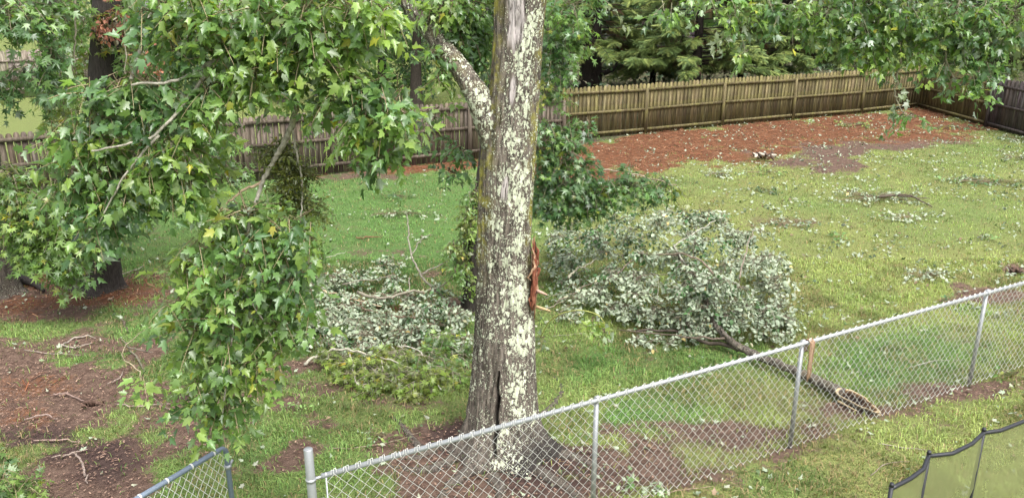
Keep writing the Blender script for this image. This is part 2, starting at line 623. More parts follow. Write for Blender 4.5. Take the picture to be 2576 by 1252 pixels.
def grass(n, box, hgt, wid, name):
    x, y = scatter(n, *box)
    s, t, ye, da = masks(x, y)
    bare = np.maximum(np.maximum(s, t), 0)
    keep = rng.random(len(x)) > np.clip(bare * 1.25, 0, .97)
    keep &= ~(behind(x, y) & (x > 0))
    clump = fbm(x * 3.5, y * 3.5, 33, 3)
    keep &= rng.random(len(x)) < .45 + 1.1 * (clump - .3)
    x, y, ye, clump = x[keep], y[keep], ye[keep], clump[keep]
    k = len(x)
    az = rng.uniform(0, 2 * math.pi, k)
    lean = rng.uniform(.5, 1.6, k)
    h = hgt * rng.uniform(.5, 1.25, k) * (.6 + .8 * clump)
    wd = wid * rng.uniform(.7, 1.3, k)
    dx, dy = np.cos(az), np.sin(az)
    base = np.stack([x, y, np.full(k, -.02)], 1)
    side = np.stack([-dy, dx, 0 * dx], 1) * wd[:, None] / 2
    mid = base + np.stack([dx * h * lean * .3, dy * h * lean * .3, h * .75], 1)
    tip = base + np.stack([dx * h * lean, dy * h * lean, h * (1.05 - .32 * lean)], 1)
    V = np.stack([base - side, base + side, mid + side * .8, mid - side * .8, tip], 1).reshape(-1, 3)
    o = (np.arange(k) * 5)[:, None]
    T = np.concatenate([o + [0, 1, 2], o + [0, 2, 3], o + [3, 2, 4]])
    a, b = np.array([.100, .195, .055]), np.array([.225, .272, .092])
    col = a + (b - a) * np.clip(ye + rng.normal(0, .2, k), 0, 1.1)[:, None]
    patch = fbm(x * 1.7, y * 1.7, 410, 4)
    col *= (.60 + .65 * sstep(.35, .62, patch))[:, None]
    dead = rng.random(k) < .07 + .22 * (clump < .42) + .25 * sstep(.5, .36, patch)
    col[dead] = (.26, .20, .11)
    col *= rng.uniform(.5, 1.35, (k, 1))
    o = link(name, tri_mesh(name, V, T, np.repeat(col, 5, 0), False, M['blade']))
    o['kind'] = 'stuff'
    o['label'] = 'short patchy lawn grass'
    o['category'] = 'grass'
    return k


ng = grass(420000, (-8, 12, 4.4, 14), .062, .0085, 'grass')
ng += grass(310000, (-15, 24, 14, 36), .055, .011, 'grass')

# pine straw needles and bark crumbs lying on the bare places
def litter(n, box, which, name, ln, wd, cols, label, cat, lim=.45):
    x, y = scatter(n, *box)
    m = masks(x, y)[which]
    k = (rng.random(len(x)) < m) & (m > lim) & ~behind(x, y)
    x, y = x[k], y[k]
    k = len(x)
    az, L, W = rng.uniform(0, 6.28, k), ln * rng.uniform(.5, 1.4, k), wd * rng.uniform(.6, 1.5, k)
    d = np.stack([np.cos(az), np.sin(az), rng.uniform(-.15, .25, k)], 1) * L[:, None] / 2
    sd_ = np.stack([-np.sin(az), np.cos(az), rng.uniform(-.3, .3, k)], 1) * W[:, None] / 2
    c = np.stack([x, y, rng.uniform(.0, .025, k)], 1)
    V = np.stack([c - d - sd_, c - d + sd_, c + d * .9 + sd_, c + d - sd_ * .6], 1).reshape(-1, 3)
    o = (np.arange(k) * 4)[:, None]
    T = np.concatenate([o + [0, 2, 1], o + [0, 3, 2]])
    cc = np.array(cols)[rng.integers(0, len(cols), k)] * rng.uniform(.6, 1.4, (k, 1))
    ob = link(name, tri_mesh(name, V, T, np.repeat(cc, 4, 0), False, M['debris']))
    ob['kind'], ob['label'], ob['category'] = 'stuff', label, cat


litter(120000, (-13, 19, 9, 36), 1, 'pine_straw', .16, .012, [(.18, .066, .030), (.14, .050, .024), (.08, .032, .018), (.24, .13, .075)], 'reddish brown pine straw spread along the boarded fence and left trees', 'pine straw')
litter(90000, (-8, 9, 4.8, 16), 0, 'bark_crumbs', .03, .010, [(.17, .105, .08), (.12, .07, .05), (.07, .042, .035), (.24, .16, .12)], 'dark bark crumbs and chips on the bare soil', 'bark chips')


# ------------------------------------------------------------------ leaves
def mirror(tris, pts):
    """pts: right half outline; returns both halves with the midrib shared"""
    V = list(pts)
    idx = {}
    for i, p in enumerate(pts):
        if abs(p[0]) < 1e-6:
            idx[i] = i
        else:
            idx[i] = len(V)
            V.append((-p[0], p[1]))
    T = [tuple(t) for t in tris] + [(idx[a], idx[c], idx[b]) for a, b, c in tris]
    return np.array(V, float), np.array(T)


def fold(V2, f, droop, twist=0.0):
    x, y = V2[:, 0], V2[:, 1]
    if twist:
        return np.stack([x * (1 - abs(f) * .2) * np.where(x > 0, 1, 1 - abs(twist) * .5) + twist * .25 * y * y, y, f * np.abs(x) - droop * y * y - droop * .8 * x * x + twist * x * y * .9], 1)
    return np.stack([x * (1 - abs(f) * .2), y, f * np.abs(x) - droop * y * y - droop * .8 * x * x], 1)


# red maple: three main lobes and two small basal ones
mp = [(0, 0), (0, .45), (0, 1.0), (.12, -.05), (.30, .05), (.27, .22), (.52, .56), (.37, .53), (.19, .50), (.23, .68), (.10, .82)]
mt = [(0, 3, 4), (0, 4, 5), (0, 5, 1), (5, 6, 7), (5, 7, 8), (5, 8, 1), (1, 8, 9), (1, 9, 10), (1, 10, 2)]
# sweetgum: five pointed star
gp = [(0, .28), (0, 1.0), (.13, .50), (.60, .80), (.24, .30), (.64, .16), (.17, .03), (0, 0)]
gt = [(0, 2, 1), (0, 3, 2), (0, 4, 3), (0, 5, 4), (0, 6, 5), (0, 7, 6)]
# plain oval
op = [(0, 0), (0, 1.0), (.2, .22), (.27, .5), (.16, .8)]
ot = [(0, 2, 3), (0, 3, 4), (0, 4, 1)]


def template(p, t, f, d, tw=0.0):
    V, T = mirror(t, p)
    # wind so that +Z is the upper face
    a, b, c = V[T[:, 0]], V[T[:, 1]], V[T[:, 2]]
    cr = (b[:, 0] - a[:, 0]) * (c[:, 1] - a[:, 1]) - (b[:, 1] - a[:, 1]) * (c[:, 0] - a[:, 0])
    T[cr < 0] = T[cr < 0][:, ::-1]
    return fold(V, f, d, tw), T


MAPLE = [template(mp, mt, *a) for a in ((.25, .12, .2), (.42, .28, -.3), (.1, .45, .1), (.7, .35, .4), (.2, -.12, -.5), (.9, .6, -.1))]
GUM = [template(gp, gt, *a) for a in ((.22, .14, .1), (.38, .3, -.3), (.08, .42, .2), (.6, .3, .4))]
wp = [(0, 0), (0, .5), (0, 1.0), (.22, .06), (.36, .34), (.30, .62), (.14, .82)]
wt = [(0, 3, 4), (0, 4, 1), (1, 4, 5), (1, 5, 6), (1, 6, 2)]
WIDE = [template(wp, wt, *a) for a in ((.25, .12, .2), (.5, .3, -.3), (.1, .4, .1), (.8, .2, .3))]
OVAL = [template(op, ot, f, d) for f, d in ((.3, .15), (.5, .3), (.1, .3))]


def frames(tip, normal):
    y = nrm(tip)
    z = nrm(normal - y * np.sum(normal * y, -1, keepdims=True))
    x = np.cross(y, z)
    return x, y, z


def leaf_stuff(name, tmpl, pos, tip, nor, size, col, material, parent, kind='stuff'):
    x, y, z = frames(tip, nor)
    Vs, Ts, Cs, off = [], [], [], 0
    pick = rng.integers(0, len(tmpl), len(pos))
    for i, (tv, tt) in enumerate(tmpl):
        k = pick == i
        n = int(k.sum())
        if not n:
            continue
        w = tv[None] * size[k][:, None, None]
        V = pos[k][:, None] + w[..., :1] * x[k][:, None] + w[..., 1:2] * y[k][:, None] + w[..., 2:] * z[k][:, None]
        Vs.append(V.reshape(-1, 3))
        Ts.append((tt[None] + (np.arange(n) * len(tv))[:, None, None]).reshape(-1, 3) + off)
        Cs.append(np.repeat(col[k], len(tv), 0))
        off += n * len(tv)
    V = np.concatenate(Vs)
    if parent is not None:
        V = V - ORG[parent]
    o = link(name, tri_mesh(name, V, np.concatenate(Ts), np.concatenate(Cs), False, material), parent)
    if kind:
        o['kind'] = kind
    return o


SHARED = {}


def leaf_objects(name, key, tmpl, pos, tip, nor, size, col, material, parent):
    if (key, material.name) not in SHARED:
        SHARED[(key, material.name)] = [tri_mesh(key + '_leaf', tv, tt, None, False, material) for tv, tt in tmpl]
    mes = SHARED[(key, material.name)]
    x, y, z = frames(tip, nor)
    org = ORG[parent]
    for i in range(len(pos)):
        o = bpy.data.objects.new(name, mes[i % len(mes)])
        C.objects.link(o)
        o.parent = parent
        s = size[i]
        m = Matrix.Identity(4)
        for r in range(3):
            m[r][0], m[r][1], m[r][2], m[r][3] = x[i][r] * s, y[i][r] * s, z[i][r] * s, pos[i][r] - org[r]
        o.matrix_local = m
        o.color = (*col[i], 1)


PAL = {  # upper-face colours of the leaves themselves
    'fresh': [(.178, .265, .068), (.148, .240, .066), (.200, .288, .076)],
    'mid': [(.122, .210, .060), (.102, .186, .058), (.142, .230, .066)],
    'cool': [(.090, .168, .068), (.078, .150, .062), (.108, .190, .080)],
    'dark': [(.050, .112, .038), (.060, .126, .044), (.042, .095, .035)],
    'olive': [(.145, .178, .044), (.175, .205, .048), (.115, .152, .040)],
    'lime': [(.215, .295, .062), (.185, .272, .058)],
    'pale': [(.19, .235, .150), (.22, .26, .175), (.155, .20, .125)],
    'moss': [(.090, .108, .022), (.120, .138, .028), (.065, .082, .018)],
    'dead': [(.22, .085, .05), (.28, .12, .075), (.16, .06, .04)],
}


def sprays(blobs, leaf, length, nodes, tipw=(.65, .65, .35), norw=(1.0, .5, .42), flip=0.0, petiole=.35, jitter=.55, sprig_down=.5, surf=.45, camw=.2):
    """blobs: (centre, (rx, ry, rz), number of twigs, palettes). Leaves stand in opposite pairs along drooping twigs."""
    out = dict(pos=[], tip=[], nor=[], size=[], col=[], tw=[])
    for c, r, n, pals in blobs:
        c, r = np.asarray(c, float), np.asarray(r, float)
        d = nrm(rng.normal(size=(n, 3)))
        q = c + d * r * (rng.random((n, 1)) ** surf)
        od = nrm((q - c) / r + rng.normal(0, .35, (n, 3)))
        dr = nrm(od * [1, 1, .55] + rng.normal(0, .35, (n, 3)) + [0, 0, -sprig_down])
        L = length * rng.uniform(.6, 1.3, (n, 1))
        tt = np.linspace(0, 1, nodes)[None, :, None]
        pts = q[:, None] + dr[:, None] * (tt - .35) * L[:, None] + np.array([0, 0, -1]) * (.25 * L[:, None] * tt ** 2)
        out['tw'].append(np.concatenate([(c + (q - c) * .25)[:, None], pts], 1))
        up = np.array([0, 0, 1.0])
        sd = nrm(np.cross(dr, up + rng.normal(0, .25, (n, 3))))
        pal = np.array([PAL[p][i] for p in pals for i in range(len(PAL[p]))])
        base = pal[rng.integers(0, len(pal), n)] * rng.uniform(.8, 1.2, (n, 1))
        for j in range(1, nodes):
            for s in ((-1, 1) if j < nodes - 1 else (-1, 0, 1)):
                lat = sd * s if s else dr
                sz = leaf * rng.uniform(.42, 1.28, n) * (1 - .25 * j / nodes)
                po = pts[:, j] + (lat * .7 + dr * .3 + [0, 0, -.25]) * (petiole * sz[:, None]) * 1.6
                ti = nrm(lat * tipw[0] + dr * tipw[1] + np.array([0, 0, -tipw[2]]) + rng.normal(0, jitter, (n, 3)))
                no = nrm(np.array([0, 0, norw[0]]) + od * norw[1] + np.array([0, -camw, 0]) + rng.normal(0, norw[2], (n, 3)))
                if flip:
                    no = no * np.where(rng.random((n, 1)) < flip, -1, 1)
                out['pos'].append(po)
                out['tip'].append(ti)
                out['nor'].append(no)
                out['size'].append(sz)
                lc_ = base * rng.uniform(.7, 1.35, (n, 1))
                sick = rng.random(n) < .025
                lc_[sick] = lc_[sick] * (1.9, 1.25, .8)
                out['col'].append(lc_)
    tw = out.pop('tw')
    for k in out:
        out[k] = np.concatenate(out[k])
    out['tw'] = tw
    return out


def twig_mesh(lst, r0, r1, col, mb=None):
    mb = mb or MB()
    for P_ in lst:
        n, m, _ = P_.shape
        tan = nrm(P_[:, -1] - P_[:, 0])
        a = nrm(np.cross(tan, np.array([.3, .5, .81])))
        b = np.cross(tan, a)
        rad = np.linspace(r0, r1, m)
        V = np.stack([P_ + rad[None, :, None] * (math.cos(h) * a[:, None] + math.sin(h) * b[:, None]) for h in (0, 2.094, 4.189)], 2)
        i = np.arange(m - 1)[:, None]
        j = np.arange(3)[None]
        p, q = i * 3 + j, i * 3 + (j + 1) % 3
        t = np.stack([np.stack([p, q, q + 3], -1), np.stack([p, q + 3, p + 3], -1)]).reshape(-1, 3)
        T = (t[None] + (np.arange(n) * m * 3)[:, None, None]).reshape(-1, 3)
        mb.add(V.reshape(-1, 3), T, col)
    return mb


def foliage(root, blobs, key, leaf, length, nodes, mats=('leaf_o', 'leaf'), single=300, twigcol=(.16, .12, .08), tr=(.006, .0025), **kw):
    tm = {'wide': WIDE, 'maple': MAPLE, 'gum': GUM, 'oval': OVAL}[key]
    s = sprays(blobs, leaf, length, nodes, **kw)
    twig_mesh(s['tw'], tr[0], tr[1], twigcol).build('twigs', M['twig'], root)['kind'] = 'stuff'
    p = s['pos']
    ok = p[:, 2] > .005
    u, v, d = proj(p[:, 0], p[:, 1], p[:, 2])
    d = d / s['size'] * leaf
    seen = ok & (u > 0) & (u < 2576) & (v > 0) & (v < 1252)
    order = np.argsort(np.where(seen, d, 1e9))
    big = order[:single]
    big = big[seen[big]]
    rest = ok.copy()
    rest[big] = False
    g = lambda k: (s['pos'][k], s['tip'][k], s['nor'][k], s['size'][k], s['col'][k])
    if single:
        leaf_objects('leaf', key, tm, *g(big), M[mats[0]], root)
    if rest.any():
        leaf_stuff('foliage', tm, *g(rest), M[mats[1]], root)
    return s


def blob(u, v, Yd, ru, rv, n, pals, ry=None):
    c = P(u, v, Yd)
    k = Yd / FPX * 1.03
    return (c, (ru * k, ry if ry else (ru + rv) * .5 * k, rv * k), n, pals)


def zblob(u, v, z, rx, ry, rz, n, pals):
    return (G(u, v, z), (rx, ry, rz), n, pals)


# ------------------------------------------------------------------ boarded fences
def picket_mesh(w, h, t, material, key):
    """a board with a rounded head"""
    pr = [(-w / 2, 0), (w / 2, 0), (w / 2, h - w * .45), (w * .36, h - w * .14), (w * .17, h), (-w * .17, h), (-w * .36, h - w * .14), (-w / 2, h - w * .45)]
    n = len(pr)
    V = [(x, -t / 2, z) for x, z in pr] + [(x, t / 2, z) for x, z in pr]
    T = [(0, i, i + 1) for i in range(1, n - 1)] + [(n, n + i + 1, n + i) for i in range(1, n - 1)]
    for i in range(n):
        j = (i + 1) % n
        T += [(i, n + i, n + j), (i, n + j, j)]
    return tri_mesh(key, np.array(V), np.array(T), None, False, material)


def place(name, me, root, pos, rz, col=None, tilt=(0, 0), sc=(1, 1, 1)):
    o = bpy.data.objects.new(name, me)
    C.objects.link(o)
    o.parent = root
    o.location = np.asarray(pos) - ORG[root]
    o.rotation_euler = (tilt[0], tilt[1], rz)
    o.scale = sc
    if col is not None:
        o.color = (*[float(c) for c in col], 1)
    return o


def board_mesh(sx, sy, sz, material):
    b = MB().box((0, 0, 0), sx, sy, sz)
    return tri_mesh('board', np.concatenate(b.V), np.concatenate(b.T), None, False, material)


def fence(label, posts, material, tint, rails, h=1.62, pw=.145, per_bay=20, post_h=1.50, endpost=True, name='wooden_fence', var=.25, group=None, startpost=True, face=-1):
    root = thing(name, label, 'fence', posts[0], group)
    pm = [picket_mesh(pw, h * k, .019, material, 'picket') for k in (1, 1.006, .994)]
    po = board_mesh(.10, .10, post_h, material)
    for i, p in enumerate(posts):
        if (i == len(posts) - 1 and not endpost) or (i == 0 and not startpost):
            continue
        q = posts[min(i + 1, len(posts) - 1)] - posts[max(i - 1, 0)]
        a = math.atan2(q[1], q[0])
        place('post', po, root, (p[0], p[1], post_h / 2 - .03), a, np.array(tint) * random.uniform(.8, 1.05), (random.uniform(-.015, .015), random.uniform(-.02, .02)))
    for p, q in zip(posts[:-1], posts[1:]):
        d = (q - p)
        L = np.linalg.norm(d[:2])
        a = math.atan2(d[1], d[0])
        ax = np.array([math.cos(a), math.sin(a), 0])
        nn = np.array([math.sin(a), -math.cos(a), 0]) * (-face)
        if nn[1] > 0 and abs(nn[1]) > .3:
            nn = -nn
        rm = board_mesh(L - .11, .038, .088, material)
        for z in rails:
            place('rail', rm, root, (p + q) / 2 * [1, 1, 0] + nn * .005 + [0, 0, z + random.uniform(-.01, .01)], a, np.array(tint) * random.uniform(.8, 1.0), (0, random.uniform(-.006, .006)))
        n = max(2, round(L / (L / per_bay if per_bay else pw + .01)))
        for k in range(n):
            c = p + ax * (L * (k + .5) / n) - nn * .036
            g = np.array(tint) * random.uniform(1 - var, 1 + var)
            g = g * (1, 1 + random.uniform(-.06, .06), 1 + random.uniform(-.1, .1))
            place('picket', random.choice(pm), root, (c[0], c[1], random.uniform(-.02, .012)), a, g, (random.uniform(-.006, .006), random.uniform(-.008, .008)), ((L / n - random.uniform(.008, .022)) / pw, 1, 1))
    return root


def chain_pts(a, b, n):
    return [a + (b - a) * k / n for k in range(n + 1)]


step = FL[2] - FL[1]
left_posts = [FL[1] + step * k for k in range(-4, 3)]
fence('long weathered brown picket fence across the left half, behind the hanging leaves', left_posts, M['fence_brown'], (.110, .090, .070), (.24, .90, 1.46), per_bay=21)
fence('mossy greenish board fence right of the big trunk, above the red straw', FR + [G(2480, 318)], M['fence_moss'], (.126, .105, .054), (.13, .80, 1.43), per_bay=21, endpost=False, var=.4)
rd = G(2480, 318) - FR[-1]
gp0 = G(2480, 318)
fence('dark grey weathered fence section at the right edge beside the mossy fence', [gp0, gp0 + rd * .62, gp0 + rd * 1.24, gp0 + rd * 1.86, gp0 + rd * 2.48], M['fence_brown'], (.085, .072, .068), (.13, .80, 1.43), per_bay=13, h=1.70, post_h=1.62)

# neighbour's open pale fence, top left, and the dark one far behind the cedars
fa, fb = G(-60, 250), G(420, 232)
fence('grey spaced paling fence of the neighbour, far behind at the top left', chain_pts(fa, fb, 3), M['fence_brown'], (.20, .17, .145), (.35, 1.55), h=2.0, pw=.17, per_bay=9, post_h=1.9)
fa, fb = G(1380, 165), G(2180, 132)
fence('dark purplish fence far behind the cedar trees', chain_pts(fa, fb, 8), M['fence_brown'], (.045, .034, .045), (.35, 1.3), h=1.75, pw=.15, per_bay=14, post_h=1.6)


# ------------------------------------------------------------------ the big lichen-covered tree
TB = G(1252, 1118)
TY = TB[1]
tree = thing('lichen_covered_tree', 'large tree trunk covered in pale lichen, its foot split open behind the wire fence', 'tree', (TB[0], TB[1], 0))
prof = [(-330, 1255, 1392), (-150, 1250, 1385), (0, 1243, 1376), (100, 1240, 1366), (200, 1234, 1357), (300, 1222, 1350), (400, 1210, 1343), (500, 1206, 1340), (600, 1201, 1336),
        (700, 1200, 1338), (800, 1196, 1344), (900, 1190, 1346), (1000, 1180, 1350), (1060, 1170, 1354), (1118, 1160, 1362)]
zz, cxx, rr = [], [], []
for v_, l_, r_ in prof:
    a, b = P(l_, v_, TY), P(r_, v_, TY)
    zz.append(a[2])
    cxx.append((a[0] + b[0]) / 2)
    rr.append((b[0] - a[0]) / 2)
zz, cxx, rr = np.array(zz)[::-1], np.array(cxx)[::-1], np.array(rr)[::-1]
nz_, nth = 330, 180
zs = np.concatenate([np.linspace(-.12, 1.2, 150), np.linspace(1.2, zz[-1] + 1.5, nz_ - 150 + 1)[1:]])
th = np.arange(nth) * 2 * math.pi / nth
ZZ, TH = np.meshgrid(zs, th, indexing='ij')
cx_ = np.interp(ZZ, zz, cxx)
rad = np.interp(ZZ, np.maximum(zz, -.3), rr)
# root flare in lobes
lob = sum(A * np.exp(-((np.angle(np.exp(1j * (TH - t0))) / wd) ** 2)) for A, t0, wd in
          ((.30, R(-12), .32), (.24, R(-62), .36), (.18, R(-122), .34), (.14, R(190), .36), (.25, R(120), .4), (.25, R(60), .4)))
rad = rad + (lob + .02) * np.exp(-np.maximum(ZZ, 0) / .17)
# bark: vertical plates with deep furrows
arc = TH * .28
def wrapn(fx, fz, s, o=4):
    k = 2 * math.pi
    a_ = fbm(TH * fx, ZZ * fz, s, o)
    b_ = fbm((TH + k) * fx, ZZ * fz, s, o)
    w_ = TH / k
    return a_ * w_ + b_ * (1 - w_)
fur = np.abs(wrapn(7, 1.7, 201) - .5) * 2
rad += -.026 * np.exp(-(fur / .12) ** 2) + .012 * (wrapn(14, 6, 230) - .5) + .05 * (wrapn(1.3, .9, 250, 2) - .5)
# the hollow split in the foot (facing the camera, left of middle)
zc0, zc1 = P(1232, 1090, TY - .27)[2], P(1230, 925, TY - .27)[2]
zt = np.clip((ZZ - zc0 + .25) / (zc1 - zc0 + .25), 0, 1)
thc = R(-90) + np.where(True, -.16, 0) + .02 * np.sin(ZZ * 20)
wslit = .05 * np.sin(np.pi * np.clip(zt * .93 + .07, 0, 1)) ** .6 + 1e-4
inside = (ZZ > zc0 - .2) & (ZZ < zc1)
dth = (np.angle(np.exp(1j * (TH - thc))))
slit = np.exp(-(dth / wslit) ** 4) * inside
lip = np.exp(-((np.abs(dth) - wslit * 1.9) / .05) ** 2) * inside
rad = rad - .16 * slit + .018 * lip
VX, VYy = cx_ + rad * np.cos(TH), TY + rad * np.sin(TH) * .96
VV = np.stack([VX, VYy, ZZ], -1).reshape(-1, 3)
i_, j_ = np.meshgrid(np.arange(len(zs) - 1), np.arange(nth), indexing='ij')
p_, q_ = (i_ * nth + j_).ravel(), (i_ * nth + (j_ + 1) % nth).ravel()
TT = np.concatenate([np.stack([p_, q_, q_ + nth], 1), np.stack([p_, q_ + nth, p_ + nth], 1)])
# cover maps: lichen thick on the right front, thin on the left; moss up the left and right rims; damp dark foot
ang = np.angle(np.exp(1j * (TH - R(-62))))
big = fbm(np.cos(TH) * 2 + 5, ZZ * .9 + np.sin(TH) * 2, 301, 3)
lich = .47 + .47 * np.exp(-(ang / .95) ** 2) + (big - .5) * .5 - .25 * sstep(2.6, 3.9, ZZ) - .35 * np.exp(-(dth / .35) ** 2) * (ZZ < zc1 + .25) * (ZZ > .1)
lich = np.where(ZZ < .35, lich * .55, lich) * (1 - .7 * np.exp(-np.maximum(ZZ, 0) / .25) * sstep(-1.3, -.8, np.where(TH > math.pi, TH - 2 * math.pi, TH)))
lich += .5 * np.exp(-((np.angle(np.exp(1j * (TH - R(-100)))) / .35) ** 2)) * np.exp(-((ZZ - .22) / .16) ** 2)
mossm = np.exp(-((np.angle(np.exp(1j * (TH - R(-165)))) / .5) ** 2)) * sstep(1.7, 2.3, ZZ) + np.exp(-((np.angle(np.exp(1j * (TH - R(-14)))) / .38) ** 2)) * sstep(1.2, 2.6, ZZ)
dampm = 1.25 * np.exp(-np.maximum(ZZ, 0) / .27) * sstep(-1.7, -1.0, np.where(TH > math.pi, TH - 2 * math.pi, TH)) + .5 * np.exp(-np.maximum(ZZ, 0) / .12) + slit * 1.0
barem = 0 * ZZ
for bu, bv, bw, bh_ in ((1295, 30, 26, 75), (1288, 232, 9, 30), (1270, 480, 9, 30), (1300, -120, 30, 60)):
    q = P(bu, bv, TY - .28)
    bt = math.atan2(q[1] - TY, q[0] - float(np.interp(q[2], zz, cxx)))
    barem = np.maximum(barem, sstep(1.25, .75, np.sqrt((np.angle(np.exp(1j * (TH - bt))) / (bw * .0135)) ** 2 + ((ZZ - q[2]) / (bh_ * .0039)) ** 2) + (wrapn(9, 7, 277) - .5) * 1.2))
lich = lich * (1 - .8 * barem)
mossm = mossm + .55 * np.exp(-((np.angle(np.exp(1j * (TH - R(-140)))) / .3) ** 2)) * sstep(1.9, 2.6, ZZ) * sstep(4.4, 3.6, ZZ)
cc = np.clip(np.stack([lich * (1 - slit), mossm, dampm, 1 - barem], -1), 0, 1).reshape(-1, 4)
tr_ = link('trunk', tri_mesh('trunk', VV - ORG[tree], TT, cc, True, M['lichen']), tree)


def bark_tube(name, pts, rads, root, mt='lichen', lich_=.45, moss_=.25, damp_=0., n=20, bump=.006):
    pts = np.asarray(pts)
    V, T = tube(pts, rads, n)
    V = V + rng.normal(0, bump, V.shape)
    col = np.tile([lich_, moss_, damp_], (len(V), 1))
    me = tri_mesh(name, V - ORG[root], T, col, True, M[mt])
    return link(name, me, root)


# the limb going up and away to the left
lp = [P(1262, 385, TY), P(1222, 285, TY - .02), P(1186, 215, TY + .0), P(1140, 150, TY + .12), P(1085, 82, TY + .3), P(1030, 10, TY + .5), P(985, -70, TY + .7), P(930, -180, TY + .9)]
lpp = smooth_path(lp, 7)
bark_tube('limb', lpp, np.interp(np.linspace(0, 1, len(lpp)), [0, .14, .3, .45, 1], [.165, .135, .10, .088, .07]), tree, lich_=.68, moss_=.15, n=36)
# roots
for pts_, r0 in (([(1165, 1110), (1100, 1128), (1060, 1150), (1010, 1158)], .055), ([(1150, 1150), (1090, 1180), (1030, 1182), (960, 1170)], .05),
                 ([(1060, 1130), (1030, 1095), (1005, 1062), (985, 1050)], .035), ([(1190, 1180), (1140, 1215), (1100, 1262)], .06), ([(1370, 1140), (1440, 1150), (1520, 1185)], .06),
                 ([(1240, 1200), (1260, 1240), (1250, 1300)], .06), ([(1350, 1185), (1420, 1225), (1460, 1260)], .06), ([(1350, 1050), (1390, 1020), (1412, 985), (1400, 955), (1372, 938)], .03)):
    q = smooth_path([G(a, b, -r0 * (.15 + .22 * i)) for i, (a, b) in enumerate(pts_)], 5, .006)
    bark_tube('root', q, taper(len(q), r0 * 1.25, r0 * .5), tree, lich_=.10, moss_=.05, damp_=.4, n=12, bump=.004)
# the torn red wound with its splinters
mb = MB()
wy = TY - .10
for k in range(26):
    f = k / 25
    u0 = 1341 + 7 * math.sin(f * math.pi) * random.uniform(.6, 1.15)
    v0 = 596 + 175 * random.uniform(0, .45)
    v1 = 660 + 130 * random.uniform(.2, 1)
    yy = wy - .10 + .22 * f
    p0, p1 = P(u0 - 3, v0, yy), P(u0 - 5, v1, yy)
    pm_ = P(u0 + 1, (v0 + v1) / 2, yy)
    c = [(.17, .055, .032), (.23, .09, .055), (.055, .026, .02), (.36, .23, .15), (.19, .065, .035)][random.randrange(4)]
    q = smooth_path([p1, pm_, p0], 5, .011)
    mb.tube(q, np.array([.006, .012, .016, .019, .019, .018, .016, .013, .009, .006, .002]) * random.uniform(.7, 1.4), 5, c)
mb.build('torn_wood', M['rawwood'], tree)
for a, b, r, c in (((1341, 640), (1346, 592), .007, (.40, .27, .17)), ((1348, 700), (1353, 652), .006, (.45, .32, .2)), ((1336, 700), (1338, 640), .008, (.38, .30, .22)), ((1344, 800), (1349, 745), .007, (.36, .2, .12)), ((1347, 729), (1378, 742), .019, (.42, .28, .22)), ((1347, 770), (1386, 782), .017, (.50, .36, .20))):
    p0, p1 = P(*a, TY - .08), P(*b, TY - .16)
    q = np.array([p0 + (p1 - p0) * t for t in (0, .3, .6, .85, 1)])
    MB().tube(q, [r, r * .95, r * .8, r * .5, r * .12], 5, c).build('splinter', M['rawwood'], tree)
# leaves on the limb, top centre
foliage(tree, [blob(1130, 40, TY + .5, 40, 40, 20, ['mid', 'cool']), blob(1170, 70, TY + .4, 55, 60, 60, ['mid', 'cool']), blob(1140, 10, TY + .3, 80, 35, 50, ['mid', 'fresh']),
               blob(1195, 130, TY + .6, 32, 40, 26, ['cool']), blob(1100, 150, TY + .1, 22, 35, 10, ['cool', 'mid']), blob(1105, 195, TY + .1, 18, 30, 7, ['mid', 'fresh']),
               blob(1140, -80, TY + .5, 140, 50, 60, ['mid']), blob(1155, 385, TY + .5, 18, 36, 8, ['dark', 'cool']), blob(1085, 290, TY + .5, 30, 22, 7, ['dark', 'mid']), blob(1110, 345, TY + .5, 18, 20, 4, ['cool']), blob(1135, 435, TY + .5, 18, 16, 4, ['dark'])],
        'maple', .09, .24, 5, single=220)

# ------------------------------------------------------------------ chain link fence
RZ = 1.23
ra, rb = G(815, 1195, RZ), G(2490, 735, RZ)
fd = nrm((rb - ra) * [1, 1, 0])
FLEN = float(np.linalg.norm((rb - ra)[:2]))
f_end = FLEN + 7.7
fn = np.array([fd[1], -fd[0], 0])          # towards the camera
clf = thing('chain_link_fence', 'galvanised chain link fence running diagonally in front of the big lichen trunk', 'fence', (ra[0], ra[1], 0))
# small bend of the line is measured from the photograph at the two middle posts
post_at = []
for u_, v_ in ((1500, 1000), (2012, 856), (2490, 735)):
    g_ = G(u_, v_, RZ)
    post_at.append(float(np.dot((g_ - ra)[:2], fd[:2])))
at = lambda s, z, off=0.0: ra * [1, 1, 0] + fd * s + fn * off + np.array([0, 0, z])
MB().tube([at(-.02, RZ), at(f_end, RZ)], .021, 14).build('top_rail', M['galv'], clf, True)
for s_ in post_at + [post_at[-1] + 2.55 * q_ for q_ in (1, 2, 3)]:
    b = MB().tube([at(s_, -.05, -.035), at(s_, RZ + .0, -.035)], .0235, 12)
    pc = b.build('line_post', M['galv'], clf, True)
    MB().tube([at(s_, RZ - .035, -.035), at(s_, RZ + .0, -.032), at(s_, RZ + .026, -.012)], [.028, .030, .016], 12).build('post_cap', M['galv'], pc, True)
tp = G(796, 1300, .87)
tp = at(-.10, 0)
ztop = P(798, 1128, tp[1])[2]
tpost = MB().tube([tp + [0, 0, -.05], tp + [0, 0, ztop - .004], tp + [0, 0, ztop]], [.034, .034, .031], 18).build('end_post', M['galv'], clf, True)
for z in (RZ - .005, RZ - .20, .62, .2):
    MB().tube([tp + [0, 0, z - .012], tp + [0, 0, z + .012]], .039, 18).tube([tp + fd * .03 + [0, 0, z], at(-.01, z, .0)], .012, 6).build('tension_band', M['galv'], tpost, True)
